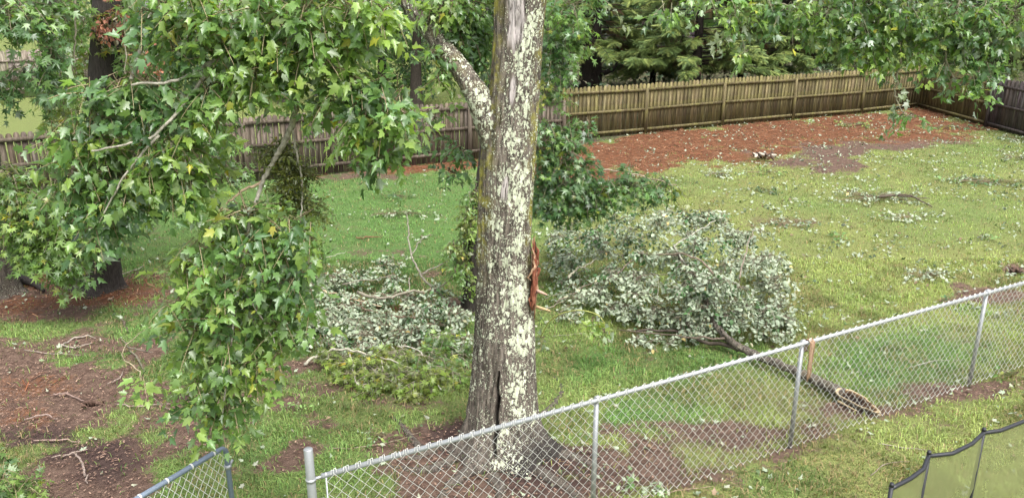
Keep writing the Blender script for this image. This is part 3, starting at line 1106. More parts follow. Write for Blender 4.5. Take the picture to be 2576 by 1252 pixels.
MB().tube([at(.012, .03, .012), at(.012, RZ + .03, .012)], .007, 6).build('tension_bar', M['galv'], clf)
# woven wire: every wire is a flat spiral; neighbours hook into each other at the bends
DW = .048
nw = int((f_end - .02) / DW)
mb = MB()
for k in range(nw):
    x0 = .02 + DW * (k + .5)
    hz = np.arange(.03, RZ + .03, .055)
    sgn = np.where((np.arange(len(hz)) + k) % 2 == 0, 1.0, -1.0)
    sagx, sagz = .004 * math.sin(k * .9) + random.uniform(-.002, .002), random.uniform(-.003, .003)
    bow = .012 * math.sin(k * .13) + .008 * math.sin(k * .31)
    pts_ = np.array([at(x0 + s * DW * .53 + sagx * math.sin(z * 2.5), z + sagz, .026 + .005 * s + bow * math.sin(z * 2.6)) for s, z in zip(sgn, hz)])
    top = pts_[-1]
    extra = [top + [0, 0, .038] + fd * (-sgn[-1] * .006), top + [0, 0, .042] + fd * (-sgn[-1] * .020), top + fd * (-sgn[-1] * .024) + [0, 0, .002]]
    mb.tube(np.concatenate([pts_, extra]), .0025, 4, cap=False)
mb.build('wire_mesh', M['wire'], clf)
for s_ in np.arange(.6, f_end, .62):
    t_ = np.linspace(0, 2 * math.pi, 9)
    MB().tube([at(s_ + .006 * a / 6, RZ + .026 * math.sin(a), .026 * math.cos(a)) for a in t_], .003, 4).build('wire_tie', M['wire'], clf)

# the open gate, bottom left
gz = 1.23
g1 = G(567, 1122, gz)
g0 = G(330, 1262, gz)
gd = nrm((g0 - g1) * [1, 1, 0])
gate = thing('chain_link_gate', 'open blue grey tube gate with pale wire mesh, bottom left', 'gate', (g1[0], g1[1], 0))
gw = 1.25
ga = lambda s, z: g1 * [1, 1, 0] + gd * s + np.array([0, 0, z])
rc = .06
path = [ga(0, .08), ga(0, gz - rc)] + [ga(rc - rc * math.cos(t), gz - rc + rc * math.sin(t)) for t in np.linspace(.3, 1.57, 5)] + [ga(gw - rc, gz)] + \
       [ga(gw - rc + rc * math.sin(t), gz - rc + rc * math.cos(t)) for t in np.linspace(.3, 1.57, 5)] + [ga(gw, .08), ga(0, .08)]
fr_ = MB().tube(path, .021, 12).build('gate_frame', M['bluegrey'], gate, True)
mb = MB()
for k in range(int(gw / .036) - 1):
    x0 = .03 + .036 * (k + .5)
    hz = np.arange(.10, gz - .015, .050)
    sgn = np.where((np.arange(len(hz)) + k) % 2 == 0, 1.0, -1.0)
    mb.tube(np.array([ga(x0 + s * .019, z) + np.array([-gd[1], gd[0], 0]) * .004 * s for s, z in zip(sgn, hz)]), .0030, 4, cap=False)
mb.build('wire_mesh', M['wire'], gate)
for s_ in (.12, .33, .55, .78, 1.0):
    MB().tube([ga(s_ - .006, gz), ga(s_ + .006, gz)], .0245, 12).build('wire_tie', M['wire'], gate)
MB().tube([ga(0, gz - .20), ga(0, gz - .165)], .029, 12).tube([ga(-.02, gz - .18), ga(-.055, gz - .15)], .011, 6).build('latch', M['galv'], gate, True)

# the limp brown strip hung over the rail at the second post
s_ = post_at[1] + .06
mb = MB()
for k in range(7):
    o_ = (k - 3) * .009
    zl = random.uniform(.30, .45)
    q = smooth_path([at(s_ + o_, RZ - .12, -.03), at(s_ + o_, RZ + .01, -.022), at(s_ + o_, RZ + .028, .006), at(s_ + o_ * 1.1, RZ - .02, .042), at(s_ + o_ * .8 + random.uniform(-.01, .01), RZ - zl * .6, .045), at(s_ + o_ * .6, RZ - zl, .047)], 4, .003)
    mb.tube(q, .0065, 5, random.choice([(.26, .17, .11), (.20, .125, .08), (.32, .22, .15)]))
strip = mb.build('frayed_strip', M['cloth'], None, True, loc=at(s_, RZ))
strip['label'], strip['category'] = 'frayed brown fibre strip hung over the chain link top rail', 'strip'


# ------------------------------------------------------------------ black netting, bottom right
NZ = 1.32
npts = [(2242, 1228), (2290, 1203), (2323, 1179), (2336, 1146), (2395, 1140), (2446, 1115), (2474, 1088), (2517, 1082), (2576, 1059), (2640, 1030), (2700, 1010)]
posts_ = {0, 3, 6, 9}
base_ = G(2242, 1228, NZ)
net = thing('netting_enclosure', 'black mesh netting on thin black poles in the bottom right corner', 'netting', (base_[0], base_[1], 0))
topl = []
pxy = [G(u_, v_, NZ) for u_, v_ in npts]
tl = np.concatenate([[pxy[i] + (pxy[i + 1] - pxy[i]) * t for t in (0, .25, .5, .75)] for i in range(len(pxy) - 1)] + [[pxy[-1]]])
# sag between poles
for i in range(len(tl)):
    tl[i][2] = NZ
mb = MB()
zb = .05
rows = 8
Vn = np.array([[p * [1, 1, 0] + [0, 0, zb + (p[2] - zb) * r / rows] for p in tl] for r in range(rows + 1)])
Vn[1:-1] += rng.normal(0, .006, Vn[1:-1].shape)
m_ = len(tl)
i_, j_ = np.meshgrid(np.arange(rows), np.arange(m_ - 1), indexing='ij')
a_ = (i_ * m_ + j_).ravel()
mb.add(Vn.reshape(-1, 3), np.concatenate([np.stack([a_, a_ + 1, a_ + m_ + 1], 1), np.stack([a_, a_ + m_ + 1, a_ + m_], 1)]))
mb.build('mesh_panel', M['net'], net, True)
MB().tube(tl, .016, 8).build('top_binding', M['black'], net, True)
for i in sorted(posts_):
    p = pxy[i]
    po_ = MB().tube([p * [1, 1, 0] + [0, 0, 0], p + [0, 0, .03]], .016, 8).build('pole', M['black'], net, True)
    MB().tube([p + [0, 0, .02], p + [0, 0, .045]], [.018, .015], 8).build('pole_cap', M['black'], po_, True)


# ------------------------------------------------------------------ foreground maple bough, left
BY = 5.3
bough = thing('maple_bough', 'large leafy maple bough hanging down into the left of the view, nearest foliage', 'tree bough', P(745, 20, BY))
stem = [P(760, -260, 5.7), P(752, -60, 5.5), P(748, 100, 5.4), P(746, 200, 5.35), P(744, 265, 5.3), P(734, 315, 5.3), P(712, 362, 5.3), P(688, 405, 5.3), P(662, 455, 5.3), P(640, 520, 5.25), P(620, 610, 5.2), P(600, 720, 5.15), P(585, 840, 5.1), P(570, 960, 5.05), P(560, 1040, 5.0)]
sp_ = smooth_path(stem, 6, .003)
GREY = (.30, .28, .24)
MB().tube(sp_, np.interp(np.linspace(0, 1, len(sp_)), [0, .35, .6, 1], [.034, .021, .014, .004]), 8, GREY).build('branch', M['branch'], bough, True)
for pts_, r0, c in (([(755, 60, 5.4), (650, 90, 5.3), (540, 150, 5.2), (450, 200, 5.1), (330, 215, 5.0)], .02, GREY), ([(540, 150, 5.2), (480, 240, 5.1), (400, 330, 5.0), (330, 362, 4.95), (230, 380, 4.9)], .014, GREY),
                    ([(400, 340, 5.0), (330, 420, 4.95), (280, 500, 4.95), (250, 560, 4.95)], .010, GREY), ([(755, 90, 5.4), (830, 150, 5.2), (900, 210, 5.1), (970, 250, 5.05), (1020, 285, 5.0)], .013, (.26, .2, .15)),
                    ([(900, 215, 5.1), (950, 300, 5.1), (985, 360, 5.1)], .007, (.26, .2, .15)), ([(660, 455, 5.3), (610, 482, 5.25), (570, 512, 5.2), (520, 560, 5.1)], .011, (.36, .27, .19)),
                    ([(735, 320, 5.3), (745, 380, 5.3), (758, 440, 5.3), (762, 500, 5.3), (755, 580, 5.2), (760, 700, 5.15)], .008, GREY), ([(600, 720, 5.15), (660, 800, 5.05), (700, 880, 5.0)], .007, GREY),
                    ([(330, 200, 5.1), (380, 40, 5.3), (420, -120, 5.6)], .014, GREY), ([(600, -150, 5.6), (560, 0, 5.4), (540, 150, 5.2)], .018, GREY), ([(355, 965, 5.0), (350, 935, 5.0), (310, 880, 5.0), (420, 800, 5.05), (585, 760, 5.15)], .005, (.3, .25, .18))):
    q = smooth_path([P(*p) for p in pts_], 6, .004)
    MB().tube(q, taper(len(q), r0, r0 * .4), 6, c).build('side_branch', M['branch'], bough, True)
B = lambda u, v, ru, rv, n, pals, Yd=5.15: blob(u, v, Yd, ru, rv, n, pals)
bl = [B(400, 30, 60, 35, 26, ['mid', 'cool']), B(520, 30, 80, 45, 44, ['mid', 'fresh']), B(640, 40, 90, 55, 60, ['fresh', 'mid']), B(760, 40, 80, 60, 44, ['mid']), B(880, 30, 90, 40, 44, ['fresh', 'mid']), B(960, 30, 45, 35, 16, ['fresh', 'lime']),
      B(440, 120, 60, 40, 22, ['cool', 'mid']), B(560, 130, 80, 45, 38, ['fresh', 'mid']), B(690, 130, 90, 55, 56, ['fresh', 'lime']), B(810, 120, 80, 50, 40, ['mid', 'fresh']), B(650, 205, 90, 40, 44, ['fresh', 'mid']), B(540, 215, 70, 40, 32, ['mid']),
      B(860, 190, 70, 45, 34, ['mid', 'fresh']), B(940, 215, 60, 40, 30, ['mid', 'cool']), B(990, 270, 48, 35, 26, ['fresh', 'mid']), B(930, 290, 70, 40, 34, ['mid', 'fresh']), B(960, 350, 40, 45, 20, ['mid', 'cool']), B(830, 260, 50, 35, 18, ['mid']),
      B(940, 385, 25, 30, 8, ['mid', 'dark']), B(480, 290, 70, 40, 26, ['mid', 'lime']), 
      B(370, 210, 70, 35, 30, ['cool', 'mid']), B(300, 215, 55, 30, 22, ['cool', 'mid']), B(230, 235, 50, 28, 18, ['cool', 'mid']), B(260, 290, 70, 30, 22, ['mid', 'cool']), B(370, 290, 70, 30, 22, ['dark', 'cool']),
      B(180, 340, 55, 38, 24, ['fresh', 'mid']), B(270, 370, 70, 40, 32, ['mid', 'lime']), B(360, 390, 75, 40, 36, ['mid', 'fresh']), B(450, 380, 75, 42, 34, ['mid', 'lime']), B(220, 420, 85, 40, 40, ['mid', 'cool']), B(320, 440, 90, 40, 42, ['mid', 'fresh']),
      B(430, 450, 75, 40, 36, ['cool', 'fresh']), B(500, 440, 50, 35, 22, ['fresh', 'mid']), B(260, 490, 80, 35, 34, ['mid', 'cool']), B(180, 470, 55, 40, 22, ['mid']), B(250, 560, 48, 45, 26, ['cool', 'dark']),
      B(620, 540, 70, 40, 34, ['mid', 'fresh']), B(720, 575, 75, 40, 38, ['mid', 'cool']), B(560, 560, 50, 35, 18, ['mid', 'fresh']), B(770, 600, 45, 35, 18, ['fresh', 'mid']), B(520, 620, 70, 40, 26, ['fresh', 'mid']), B(640, 630, 70, 40, 34, ['mid']),
      B(470, 680, 45, 38, 20, ['lime', 'fresh']), B(560, 700, 80, 45, 44, ['mid', 'fresh']), B(680, 700, 80, 45, 48, ['mid', 'cool']), B(740, 690, 50, 45, 24, ['cool', 'mid']), B(450, 760, 50, 32, 18, ['fresh', 'mid']), B(560, 780, 80, 45, 46, ['mid', 'cool']), B(680, 780, 80, 45, 46, ['mid']), B(750, 800, 45, 35, 20, ['mid', 'fresh']),
      B(500, 830, 65, 40, 28, ['mid', 'cool']), B(600, 850, 75, 42, 36, ['mid', 'fresh']), B(690, 830, 36, 34, 9, ['fresh', 'lime']), B(470, 890, 45, 35, 16, ['fresh']), B(560, 920, 60, 40, 26, ['mid', 'cool']), B(650, 905, 45, 35, 16, ['mid', 'fresh']), B(705, 890, 25, 28, 6, ['lime']),
      B(520, 970, 55, 38, 22, ['mid', 'fresh']), B(610, 965, 60, 38, 24, ['mid', 'fresh']), B(500, 1020, 40, 30, 13, ['mid', 'cool']), B(570, 1030, 45, 35, 18, ['fresh', 'mid']), B(545, 1062, 38, 22, 10, ['mid']), B(355, 968, 30, 20, 9, ['lime', 'fresh'], 5.0),
      B(520, -60, 220, 50, 60, ['mid', 'fresh'], 5.3), B(820, -60, 200, 50, 50, ['mid', 'fresh'], 5.3)]
bl = [(c, tuple(e * (1.14 if c[2] < P(600, 540, 5.15)[2] else 1.05) for e in r), max(2, int(n * (.52 if c[2] < P(600, 540, 5.15)[2] else .66))), p) for c, r, n, p in bl]
foliage(bough, bl, 'maple', .090, .23, 5, single=300, twigcol=(.24, .20, .12), tr=(.0045, .002))

# mistletoe in the bough
mis = thing('mistletoe_clump', 'dense olive mistletoe clump growing on the hanging grey branch at left', 'mistletoe', P(725, 430, 5.35))
foliage(mis, [B(700, 390, 55, 40, 70, ['moss', 'olive'], 5.4), B(735, 430, 55, 45, 80, ['moss'], 5.4), B(720, 490, 45, 40, 50, ['moss', 'olive'], 5.4), B(760, 515, 40, 30, 30, ['moss', 'olive'], 5.4), B(800, 535, 30, 25, 14, ['olive'], 5.4), B(640, 640, 60, 30, 40, ['moss'], 5.5)],
        'oval', .032, .11, 7, single=0, twigcol=(.10, .11, .03), tr=(.003, .0015), sprig_down=.1, jitter=.6)

# ------------------------------------------------------------------ the two sweetgums at the left
def simple_tree(name, label, base, top, r0, r1, flare, material, lich=None, col=(.05, .042, .036), n=22, bumpy=.02):
    root = thing(name, label, 'tree', (base[0], base[1], 0))
    pts = smooth_path([base + [0, 0, -.1], base + (top - base) * .06, base + (top - base) * .25 + rng.normal(0, .03, 3), base + (top - base) * .6 + rng.normal(0, .06, 3), top], 9)
    m = len(pts)
    rads = np.interp(np.linspace(0, 1, m), [0, .03, .1, .3, 1], [r0 * (1 + flare), r0 * (1 + flare * .7), r0 * 1.1, r0, r1])
    V, T = tube(pts, rads, n)
    ph = np.arange(len(V) - 2) % n
    amp = 1 + bumpy * rng.normal(size=n)[ph] * 2 + rng.normal(0, bumpy, len(ph))
    ctr = np.repeat(pts, n, 0)
    V[:-2] = ctr + (V[:-2] - ctr) * amp[:, None]
    if flare:
        lobe = 1 + .35 * np.maximum(0, np.sin(ph * 2 * math.pi / n * 4 + 1)) * np.exp(-np.maximum(V[:-2, 2], 0) / .22)
        V[:-2, :2] = ctr[:, :2] + (V[:-2, :2] - ctr[:, :2]) * lobe[:, None]
    cc_ = np.tile(lich if lich is not None else col, (len(V), 1))
    link('trunk', tri_mesh('trunk', V - ORG[root], T, cc_, True, M[material]), root)
    return root


t1b = G(253, 722)
t1 = simple_tree('sweetgum_tree', 'tree with a flared black trunk foot on straw, left, right one of the pair', t1b, P(290, -250, t1b[1] + .1), .27, .21, .55, 'darkbark', col=(.040, .034, .032))
t0b = G(-2, 735)
t0 = simple_tree('sweetgum_tree', 'tree with speckled pale bark cut by the left edge, black spreading root foot', t0b, P(-150, -250, t0b[1]), .27, .2, .6, 'lichen', lich=(.30, .05, .45))
# roots of the pair
for root, pts_, r0 in ((t1, [(205, 690), (170, 712), (140, 716)], .08), (t0, [(40, 700), (85, 712), (110, 730)], .09)):
    q = smooth_path([G(a, b, .05) for a, b in pts_], 5)
    MB().tube(q, taper(len(q), r0, r0 * .3), 9, (.035, .03, .028)).build('root', M['darkbark'], root, True)
Y1, Y0 = t1b[1] - 1.0, t0b[1] - 1.2
foliage(t0, [blob(40, 460, Y0, 70, 50, 60, ['mid', 'olive']), blob(130, 500, Y0, 80, 60, 90, ['mid', 'fresh']), blob(60, 550, Y0, 70, 50, 70, ['mid', 'fresh']), blob(170, 570, Y0, 80, 50, 80, ['mid', 'fresh']), blob(225, 575, Y0, 50, 35, 36, ['mid', 'fresh']), blob(60, 190, Y0, 45, 40, 18, ['mid', 'cool']), blob(140, 250, Y0 + .5, 50, 40, 18, ['mid', 'olive']),
             blob(100, 620, Y0, 70, 40, 60, ['mid', 'fresh']), blob(170, 640, Y0, 60, 40, 44, ['mid']), blob(70, 635, Y0, 40, 20, 14, ['cool', 'mid']), blob(150, 680, Y0, 25, 22, 10, ['mid']), blob(20, 435, Y0, 45, 25, 22, ['mid', 'fresh']),
             blob(50, 35, Y0 - .4, 80, 50, 70, ['mid', 'cool']), blob(120, 130, Y0 - .4, 40, 50, 26, ['mid', 'cool']), blob(120, 200, Y0 - .4, 30, 26, 9, ['cool']), blob(5, 225, Y0, 25, 35, 10, ['dark', 'cool']), blob(150, 30, Y0, 60, 50, 36, ['mid']), blob(20, -100, Y0, 150, 60, 80, ['mid'])],
        'gum', .125, .30, 5, single=300, twigcol=(.2, .17, .12), tr=(.007, .003))
foliage(t1, [blob(200, 140, Y1 + 1.6, 70, 45, 30, ['olive', 'mid']), blob(180, 210, Y1 + 1.6, 60, 45, 26, ['olive', 'mid']), blob(250, 200, Y1 + 1.6, 60, 40, 22, ['olive', 'dark']), blob(160, 290, Y1 + 1.4, 40, 40, 14, ['olive', 'dark']), blob(330, 140, Y1 + 1, 60, 50, 28, ['olive', 'mid']),
             blob(260, 330, Y1 + 1.6, 70, 40, 20, ['dark', 'olive']), blob(420, 330, Y1 + 1.6, 70, 50, 22, ['dark', 'mid']), blob(550, 330, Y1 + 1.2, 60, 45, 20, ['dark', 'mid']), blob(570, 420, Y1 + 1.2, 50, 40, 14, ['mid', 'cool']), blob(300, 520, Y1 + .4, 55, 40, 34, ['dark', 'cool']),
             blob(230, 60, Y1 + 1, 60, 60, 34, ['olive', 'mid']), blob(370, 60, Y1 + 1.5, 60, 50, 34, ['dark', 'mid']), blob(480, 60, Y1 + 2, 120, 90, 60, ['dark']), blob(640, 130, Y1 + 2, 130, 70, 40, ['dark']), blob(330, -80, Y1, 160, 60, 60, ['mid']),
             blob(640, 590, Y1 - 1.5, 110, 50, 40, ['dark', 'mid']), blob(590, 650, Y1 - 1.9, 100, 50, 36, ['dark', 'mid'])],
        'gum', .125, .30, 5, single=200, twigcol=(.2, .17, .12), tr=(.007, .003))
dl = sprays([blob(285, 60, t1b[1] - .35, 32, 32, 26, ['dead']), blob(385, 130, t1b[1] - 3, 10, 45, 12, ['dead']), blob(300, 20, t1b[1] - .35, 20, 20, 10, ['dead'])], .10, .2, 5)
leaf_stuff('dead_leaves', OVAL, dl['pos'], dl['tip'], dl['nor'], dl['size'], dl['col'], M['dull'], t1)
# hanging bare twigs, top left
for pts_, Yd in (([(190, -60), (192, 60), (188, 130), (180, 210), (176, 250)], Y0), ([(320, -60), (312, 60), (318, 140), (310, 190)], Y1)):
    q = smooth_path([P(a, b, Yd) for a, b in pts_], 6, .01)
    MB().tube(q, taper(len(q), .018, .006), 5, (.26, .24, .18)).build('hanging_twig', M['twig'], t1)

# ------------------------------------------------------------------ slender ivy-covered sweetgum behind the big trunk
tsb = G(1183, 778)
ts = simple_tree('slender_sweetgum', 'slim dark creeper covered trunk directly behind the big lichen trunk, with star shaped leaves', tsb, P(1270, -100, tsb[1] + .3), .13, .07, .4, 'darkbark', col=(.040, .034, .030))
foliage(ts, [blob(1165, 640, tsb[1] - .1, 28, 60, 40, ['mid', 'olive']), blob(1180, 560, tsb[1] - .1, 28, 60, 44, ['olive', 'fresh']), blob(1190, 490, tsb[1] - .05, 20, 40, 20, ['olive', 'mid']), blob(1140, 620, tsb[1] - .2, 26, 26, 14, ['mid', 'olive']), blob(1150, 680, tsb[1] - .2, 30, 24, 14, ['mid', 'fresh']), blob(1190, 715, tsb[1] - .2, 18, 14, 7, ['lime', 'fresh'])],
        'maple', .075, .16, 5, single=120, twigcol=(.12, .10, .07))
ly = tsb[1] + .4
for pts_, r0 in (([(1260, 300), (1340, 340), (1420, 372), (1500, 420), (1600, 440), (1700, 465)], .02), ([(1330, 335), (1400, 430), (1480, 500)], .014), ([(1262, 150), (1340, 110), (1400, 60), (1450, 20)], .02)):
    q = smooth_path([P(a, b, ly) for a, b in pts_], 6, .01)
    MB().tube(q, taper(len(q), r0, r0 * .35), 6, (.28, .22, .17)).build('limb', M['branch'], ts, True)
L_ = lambda u, v, ru, rv, n, p: blob(u, v, ly, ru * 1.12, rv * 1.1, max(2, int(n * .8)), ['mid', 'cool', 'dark'] if p[0] == 'dark' else p)
foliage(ts, [L_(1370, 330, 40, 45, 44, ['cool', 'mid']), L_(1420, 380, 50, 60, 72, ['dark', 'cool']), L_(1400, 450, 55, 55, 80, ['dark', 'mid']), L_(1460, 450, 50, 50, 66, ['dark', 'mid']), L_(1400, 510, 55, 35, 56, ['mid', 'dark']), L_(1480, 520, 50, 35, 46, ['mid', 'dark']),
             L_(1530, 470, 50, 38, 42, ['mid', 'dark']), L_(1590, 470, 45, 32, 32, ['dark', 'mid']), L_(1640, 460, 40, 26, 20, ['dark', 'olive']), L_(1690, 468, 28, 16, 8, ['olive', 'dark']), L_(1470, 320, 26, 26, 12, ['dark', 'mid']), L_(1590, 420, 20, 16, 5, ['cool']),
             L_(1400, 60, 50, 60, 50, ['mid', 'cool']), L_(1395, 150, 36, 60, 44, ['mid', 'dark']), L_(1380, 240, 28, 40, 22, ['mid', 'olive']), L_(1430, 10, 60, 40, 44, ['mid', 'cool']), L_(1440, 110, 30, 40, 18, ['mid'])],
        'gum', .115, .26, 5, single=180, twigcol=(.2, .17, .12), tr=(.006, .0025))


# ------------------------------------------------------------------ fallen limb with the big pale pile, right
fl = thing('fallen_limb', 'fallen limb with pale upturned leaves, its torn hollow end by the wire fence', 'fallen branch', G(1850, 850))
LB = (.13, .115, .095)
main = [G(2122, 991, .09), G(2100, 980, .10), G(2040, 950, .11), (G(1960, 915, .12)), G(1885, 885, .12), G(1830, 850, .2), G(1790, 800, .35), G(1770, 740, .55), G(1740, 680, .75), G(1700, 640, .85)]
q = smooth_path(main, 6, .004)
bark_tube('main_limb', q, np.interp(np.linspace(0, 1, len(q)), [0, .1, .5, 1], [.080, .066, .046, .018]), fl, lich_=.22, moss_=.1, damp_=.25, n=14)
for pts_, r0, c in (([(1885, 885, .12), (1830, 868, .1), (1770, 858, .1), (1700, 832, .14), (1600, 832, .12)], .035, (.07, .055, .045)), ([(1800, 810, .3), (1800, 740, .55), (1790, 680, .85), (1730, 640, 1.0), (1650, 640, .9)], .022, (.2, .155, .12)),
                    ([(1830, 850, .2), (1770, 850, .2), (1700, 845, .15), (1560, 830, .12)], .018, (.12, .095, .075)), ([(1740, 680, .75), (1700, 620, .95), (1760, 580, 1.1), (1800, 555, 1.15)], .016, (.3, .29, .25)),
                    ([(1520, 715, .35), (1570, 670, .6), (1620, 630, .8)], .016, (.2, .16, .13)), ([(1430, 700, .5), (1445, 680, .55), (1470, 670, .6), (1500, 650, .65)], .02, (.22, .21, .16)), ([(1400, 760, .1), (1470, 720, .3), (1560, 700, .5), (1680, 690, .7)], .014, (.2, .17, .13)),
                    ([(1360, 780, .04), (1440, 745, .15), (1500, 735, .25)], .008, (.25, .22, .17)), ([(1370, 750, .04), (1420, 735, .15), (1500, 720, .3)], .007, (.22, .2, .15)), ([(1860, 700, .8), (1880, 620, 1.0), (1900, 570, 1.1)], .012, (.2, .16, .13)), ([(1655, 760, .5), (1655, 700, .85)], .006, (.4, .38, .33))):
    q = smooth_path([G(*p) for p in pts_], 6, .012)
    MB().tube(q, taper(len(q), r0, r0 * .4), 7, c).build('side_branch', M['branch'], fl, True)
# torn hollow butt: a canoe-shaped shell of pale wood, open upward, coloured near black in the hollow
e0, e1 = G(2104, 980, .13), G(2204, 1036, .05)
ax_ = nrm(e1 - e0)
s1_ = nrm(np.cross(ax_, [0, 0, 1]))
u1_ = np.cross(s1_, ax_)
u1_ = nrm(u1_ + np.array([0, -.55, 0]))
s1_ = nrm(np.cross(ax_, u1_))
mid_, hl = (e0 + e1) / 2, np.linalg.norm(e1 - e0) / 2
n_ = 28
rim = []
for j in range(n_):
    a = 2 * math.pi * j / n_
    wob = 1 + .10 * math.sin(3 * a + .6) + random.uniform(-.05, .05)
    taper_ = 1 - .38 * (.5 + .5 * math.cos(a)) ** 2
    rim.append(mid_ + ax_ * hl * math.cos(a) * wob + s1_ * .088 * math.sin(a) * wob * taper_ + u1_ * (.035 + random.uniform(-.010, .014)))
rim = np.array(rim)
rc_ = rim.mean(0)
def ring(f, d):
    return rc_ + (rim - rc_) * f - u1_ * d
layers = [ring(.62, .10), ring(.96, .075), ring(1.05, .02), ring(1.04, -.004), ring(.96, -.002), ring(.88, .014), ring(.78, .055), ring(.4, .075)]
cols_ = [(.10, .085, .07), (.12, .10, .08), (.14, .11, .085), (.50, .41, .27), (.47, .36, .22), (.20, .12, .07), (.028, .017, .014), (.02, .013, .011)]
Vb = np.concatenate(layers)
colb = np.repeat(np.array(cols_), n_, 0)
Tb = []
for k in range(len(layers) - 1):
    for j in range(n_):
        p, q2 = k * n_ + j, k * n_ + (j + 1) % n_
        Tb += [(p, q2, q2 + n_), (p, q2 + n_, p + n_)]
for base_i in (0, (len(layers) - 1) * n_):
    for j in range(1, n_ - 1):
        Tb.append((base_i, base_i + j, base_i + j + 1))
MB().add(Vb, Tb, colb).build('torn_end', M['rawwood'], fl)
mb = MB()
for k in range(7):
    a = random.uniform(.05, .95)
    c_ = rc_ + (e1 - e0) * (a - .5) * .8 + s1_ * random.uniform(-.05, .05)
    mb.tube([c_ - ax_ * .06, c_ + ax_ * .07 + u1_ * random.uniform(0, .03)], [.007, .002], 4, (.14, .085, .05))
for a, b in (((2190, 1032), (2216, 1044)), ((2108, 1008), (2158, 1034))):
    mb.tube([G(*a, .06), G(*b, .02)], [.014, .004], 5, (.5, .4, .25))
mb.build('splinter', M['rawwood'], fl)
ZB = lambda u, v, z, n, p, rx=.42, ry=.38, rz=.22: zblob(u, v, z, rx, ry, rz, n, p)


def clumps(bl, k=5, f=.50, dens=1.3):
    """breaks each rounded mass into a few smaller uneven clumps with gaps between"""
    out = []
    for c, r, n, p in bl:
        c, r = np.asarray(c), np.asarray(r)
        for _ in range(k):
            o = nrm(rng.normal(size=3)) * r * rng.uniform(.35, .95)
            o[2] = abs(o[2]) * rng.choice([1, 1, -.6])
            cc_ = c + o
            cc_[2] = max(.05, cc_[2])
            out.append((cc_, r * f * rng.uniform(.7, 1.3, 3), max(2, int(n * dens / k * rng.uniform(.6, 1.4))), [p[rng.integers(len(p))]]))
    return out


pp, pg = ['pale', 'pale', 'pale', 'dark'], ['pale', 'dark']
lower_ = dict(flip=.60, norw=(.9, .55, .45), jitter=.55, sprig_down=.35, petiole=.25)
foliage(fl, clumps([ZB(1450, 590, .45, 44, ['dark', 'pale']), ZB(1440, 660, .3, 40, ['dark', 'pale']), ZB(1520, 630, .55, 44, pg), ZB(1590, 590, .75, 44, pg), ZB(1690, 560, .95, 44, pg), ZB(1780, 555, .95, 46, pp), ZB(1870, 590, .8, 46, pp), ZB(1930, 650, .55, 46, pp), ZB(1950, 720, .4, 50, pp),
             ZB(1955, 790, .22, 44, pp, .36, .3, .2), ZB(1850, 650, .8, 50, pp), ZB(1760, 620, .95, 46, pg), ZB(1660, 650, .75, 46, pp), ZB(1560, 690, .45, 40, pg), ZB(1480, 740, .25, 34, pp, .36, .3, .16), ZB(1620, 720, .5, 46, pp), ZB(1730, 700, .7, 46, pp), ZB(1840, 730, .6, 50, pp), ZB(1900, 790, .35, 50, pp),
             ZB(1560, 780, .2, 36, pp, .36, .3, .15), ZB(1660, 790, .22, 36, pp, .36, .3, .16), ZB(1740, 770, .4, 36, pp), ZB(1610, 850, .08, 16, pp, .26, .2, .07), ZB(1420, 790, .12, 20, pp, .28, .25, .1), ZB(1690, 860, .05, 8, pp, .2, .15, .05), ZB(1960, 840, .1, 14, pp, .2, .2, .1),
             ZB(1800, 790, .42, 40, pp, .4, .3, .2), ZB(1790, 720, .75, 40, pp), ZB(1830, 810, .3, 26, pp, .36, .26, .16), ZB(1720, 820, .2, 24, pp, .34, .24, .12), ZB(1560, 560, .5, 26, ['dark']), ZB(1400, 610, .25, 20, ['dark', 'cool']), ZB(1650, 545, .8, 20, ['dark', 'pale']), ZB(1500, 600, .4, 30, ['dark', 'cool']), ZB(1460, 700, .25, 20, ['dark', 'cool'])]),
        'wide', .074, .22, 5, mats=('dull_o', 'dull'), single=300, twigcol=(.2, .17, .13), tr=(.005, .002), **lower_)

# ------------------------------------------------------------------ fallen branches left of the trunk
fb1 = thing('fallen_branch', 'fallen bare grey branch and pale upturned leaves heaped left of the big trunk', 'fallen branch', G(1000, 790))
for pts_, r0, c in (([(1150, 770, .1), (1100, 735, .25), (1060, 690, .5), (1035, 640, .75), (1028, 580, 1.0), (1024, 540, 1.15)], .024, (.18, .17, .135)), ([(900, 735, .3), (960, 750, .3), (1020, 735, .35), (1080, 730, .3), (1150, 690, .45)], .028, (.2, .18, .14)),
                    ([(1035, 640, .75), (1060, 600, .95), (1090, 590, 1.0)], .01, (.22, .2, .17)), ([(1060, 690, .5), (1120, 660, .65), (1170, 640, .75)], .012, (.22, .2, .17)), ([(790, 728, .2), (830, 735, .2), (880, 750, .2), (960, 770, .2)], .02, (.42, .33, .23)),
                    ([(860, 715, .3), (950, 700, .4), (1000, 690, .45)], .01, (.2, .17, .14)), ([(1030, 700, .4), (1028, 740, .3), (1010, 760, .2)], .01, (.2, .17, .14)), ([(880, 760, .2), (960, 790, .2), (1060, 800, .2), (1140, 820, .15)], .014, (.16, .11, .08)),
                    ([(770, 660, .1), (850, 640, .1), (870, 632, .1)], .008, (.3, .29, .24))):
    q = smooth_path([G(*p) for p in pts_], 6, .01)
    MB().tube(q, taper(len(q), r0, r0 * .35), 7, c).build('stick', M['branch'], fb1, True)
